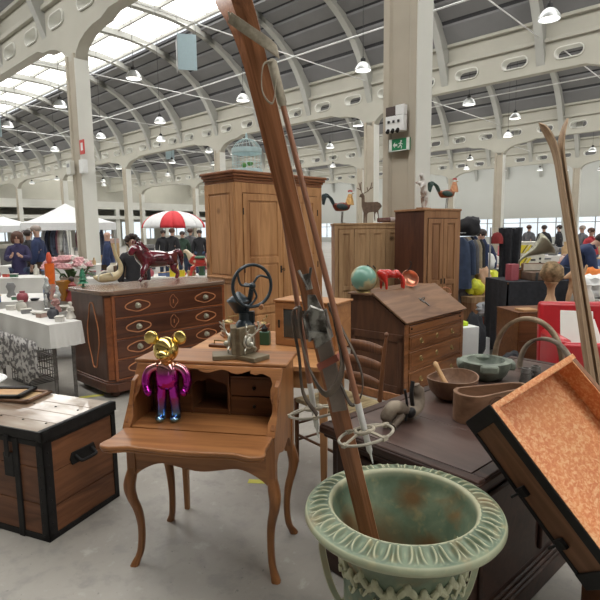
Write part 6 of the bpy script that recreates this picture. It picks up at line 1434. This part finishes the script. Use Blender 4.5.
# small brown table with the turned stand and moss ball
stall_t = small_chest((2.08, 4.88, 0), .12, .46, .42, .80, M['desk_dark'], 'small dark brown cabinet carrying the turned wooden stand', 3, 'side_cabinet')
t = thing('turned_stand', 'turned pale wooden pedestal topped by a mossy brown ball', 'pedestal', (2.44, 5.02, .81)); m = MB(); m.box(-.085, .085, -.085, .085, 0, .05); m.lathe([(.07, .05), (.075, .065), (.05, .10), (.034, .15), (.034, .21), (.045, .24), (.065, .27), (.05, .285)], 24); part('pedestal', m, wood('pale turned wood', (.34, .19, .10), (.52, .34, .2), 'z', .45, 14, 2), t, bev=.005)
m = MB(); o_ = V(2, 5, 1); m.ell((0, 0, .37), .108, None, 28, 18, fn=lambda c: V(c.x, c.y, .50)+V(0, 0, c.z-.5)*(1+.12*noise.noise(c*16+o_)) if False else V(*(V(0, 0, .37)+(c-V(0, 0, .37))*(1+.14*noise.noise(c*18+o_))))); part('moss_ball', m, two('moss', (.13, .09, .045), (.36, .24, .13), (.35, .65), 24, .9, bst=.5), t)
box_thing('wooden_plaque', 'pale wooden plaque lying left of the turned stand', 'plaque', (2.20, 5.0, .81), .2, (.16, .14, .02), M['pine_pale'])
# red armchair with white papers
t = thing('red_armchair', 'bright red vinyl armchair half hidden behind the skis', 'armchair', (2.02, 3.95, 0), -.15); rv_ = plain('red vinyl', (.46, .012, .02), .35, var=.06, coat=.3)
m = MB(); m.box(0, .62, 0, .55, .12, .50); part('seat', m, rv_, t, bev=.04); m = MB(); m.box(.0, .10, 0.02, .55, .12, .74); part('armrest', m, rv_, t, bev=.04); m = MB(); m.box(.52, .62, 0.02, .55, .12, .74); part('armrest', m, rv_, t, bev=.04)
m = MB(); m.box(.02, .60, -.02, .05, .12, .72); part('front_panel', m, rv_, t, bev=.03); m = MB(); m.prism([(.5, .3), (.62, .3), (.67, .96), (.57, .96)], 0.0, .62, 'x'); part('backrest', m, rv_, t, bev=.03)
for x in (.05, .57):
    for y in (.05, .5): m = MB(); m.tube([(x, y, 0), (x, y, .13)], .02); part('leg', m, M['dark'], t)
t = thing('white_folder', 'large white board leaning inside the red armchair', 'board', (2.10, 4.10, .50), rot=(math.radians(-22), 0, -.35)); m = MB(); m.box(0, .24, 0, .02, .0, .46); part('sheet', m, plain('white board', (.74, .73, .68), .5, var=.02), t, bev=.004)
t = thing('white_folder', 'small white card lying against the right arm of the red armchair', 'board', (2.38, 4.06, .50), rot=(math.radians(-30), 0, .2)); m = MB(); m.box(0, .12, 0, .02, .0, .40); part('sheet', m, bpy.data.materials['white board'], t, bev=.004)
# far right clutter
stall('stall_table', 'stall table heaped with goods at the right edge', (3.35, 5.6, 0), .1, 1.9, .9, .80, wc, .6)
blob('white_cloth', 'crumpled white cloth at the right edge of the stall', 'cloth', (3.42, 5.95, .80), (.24, .18, .15), M['white_paint'], .5, 21, 5)
blob('orange_cloth', 'small orange cloth bundle by the crumpled white cloth', 'cloth', (3.50, 6.2, .95), (.11, .1, .10), plain('orange cloth', (.75, .22, .04), .7), .4, 22, 5)
box_thing('wooden_tray', 'orange-brown wooden crate on the right-edge stall', 'crate', (3.85, 6.35, .80), .2, (.42, .25, .28), plain('orange crate', (.50, .24, .10), .6))
box_thing('red_box', 'red box on top of the orange-brown crate', 'box', (3.84, 6.36, 1.08), .1, (.14, .14, .2), gm_[0])
box_thing('green_board', 'dark green board leaning at the right edge stall', 'board', (3.70, 5.85, .80), .2, (.12, .04, .36), gm_[9])
t = thing('wooden_puppet', 'pale jointed wooden figure standing right of the moss ball', 'figure', (2.72, 5.15, .80)); J = [((0, 0, .25), .04), ((0, 0, .34), .05), ((0, 0, .42), .02), ((0, 0, .48), .035), ((-.04, 0, .12), .025), ((-.05, 0, .0), .02), ((.04, 0, .12), .025), ((.05, 0, .0), .02), ((-.1, 0, .3), .016), ((.1, 0, .34), .016), ((.13, 0, .44), .014)]
skin('body', J, [(0, 1), (1, 2), (2, 3), (0, 4), (4, 5), (0, 6), (6, 7), (1, 8), (1, 9), (9, 10)], bpy.data.materials['pale turned wood'], t, 1); m = MB(); m.lathe([(.08, 0), (.07, .012)], 16); part('base', m, M['pine_pale'], t)
small_chest((2.58, 5.00, 0), .1, .40, .35, .79, M['oak_dark'], 'dark cabinet under the jointed wooden figure', 2, 'side_cabinet')
lathe_thing('white_vase', 'white glazed vase beside the jointed wooden figure', 'vase', (2.86, 5.12, .80), [(.05, 0), (.07, .05), (.05, .14), (.02, .2), (.03, .24)], gm_[10])
bric(3.4, 5.2, 5.7, 6.3, .80, 9, 'the stall at the right edge', 'bric-a-brac on the right-edge stall', 1.2)
stall('stall_table', 'long white stall table far down the right side', (3.9, 10.6, 0), .0, 4.6, .8, .80, wc, .6)
bric(4.0, 8.4, 10.8, 11.2, .80, 20, 'the long stall far down the right side', 'bric-a-brac on the far right stall', 1.8)
stall('stall_table', 'white stall table before the far windows', (4.2, 15.2, 0), .0, 7.0, .9, .80, wc, .6)
bric(4.4, 11.0, 15.4, 15.9, .80, 22, 'the stall before the far windows', 'bric-a-brac before the far windows', 2.2)
for i in range(7): box_thing('storage_crate', 'large %s crate stacked beyond the stalls' % ['grey', 'dark', 'white', 'brown', 'blue', 'pale', 'black'][i], 'crate', (4.2+i*1.15, 17.6+.4*(i % 2), 0), .1*i, (.8, .6, [.9, 1.2, .8, 1.1, .95, 1.25, .85][i]), gm_[[6, 2, 10, 4, 3, 1, 2][i]], gm_[[1, 6, 6, 8, 6, 10, 6][i]])
# stalls across the middle distance on the left
for i in range(9): box_thing('storage_crate', 'large %s crate in the row beyond the parasol, number %s from the left' % (['grey', 'dark', 'pale', 'brown', 'black', 'white', 'maroon', 'blue', 'tan'][i], ['one', 'two', 'three', 'four', 'five', 'six', 'seven', 'eight', 'nine'][i]), 'crate', (-12.5+i*1.35, 23+.6*(i % 3), 0), .1*i, (1.0, .7, [1.2, 1.5, 1.0, 1.4, 1.1, 1.5, 1.0, 1.3, 1.2][i]), gm_[[6, 2, 10, 4, 2, 10, 7, 3, 4][i]], gm_[[1, 6, 6, 8, 6, 1, 6, 1, 6][i]])
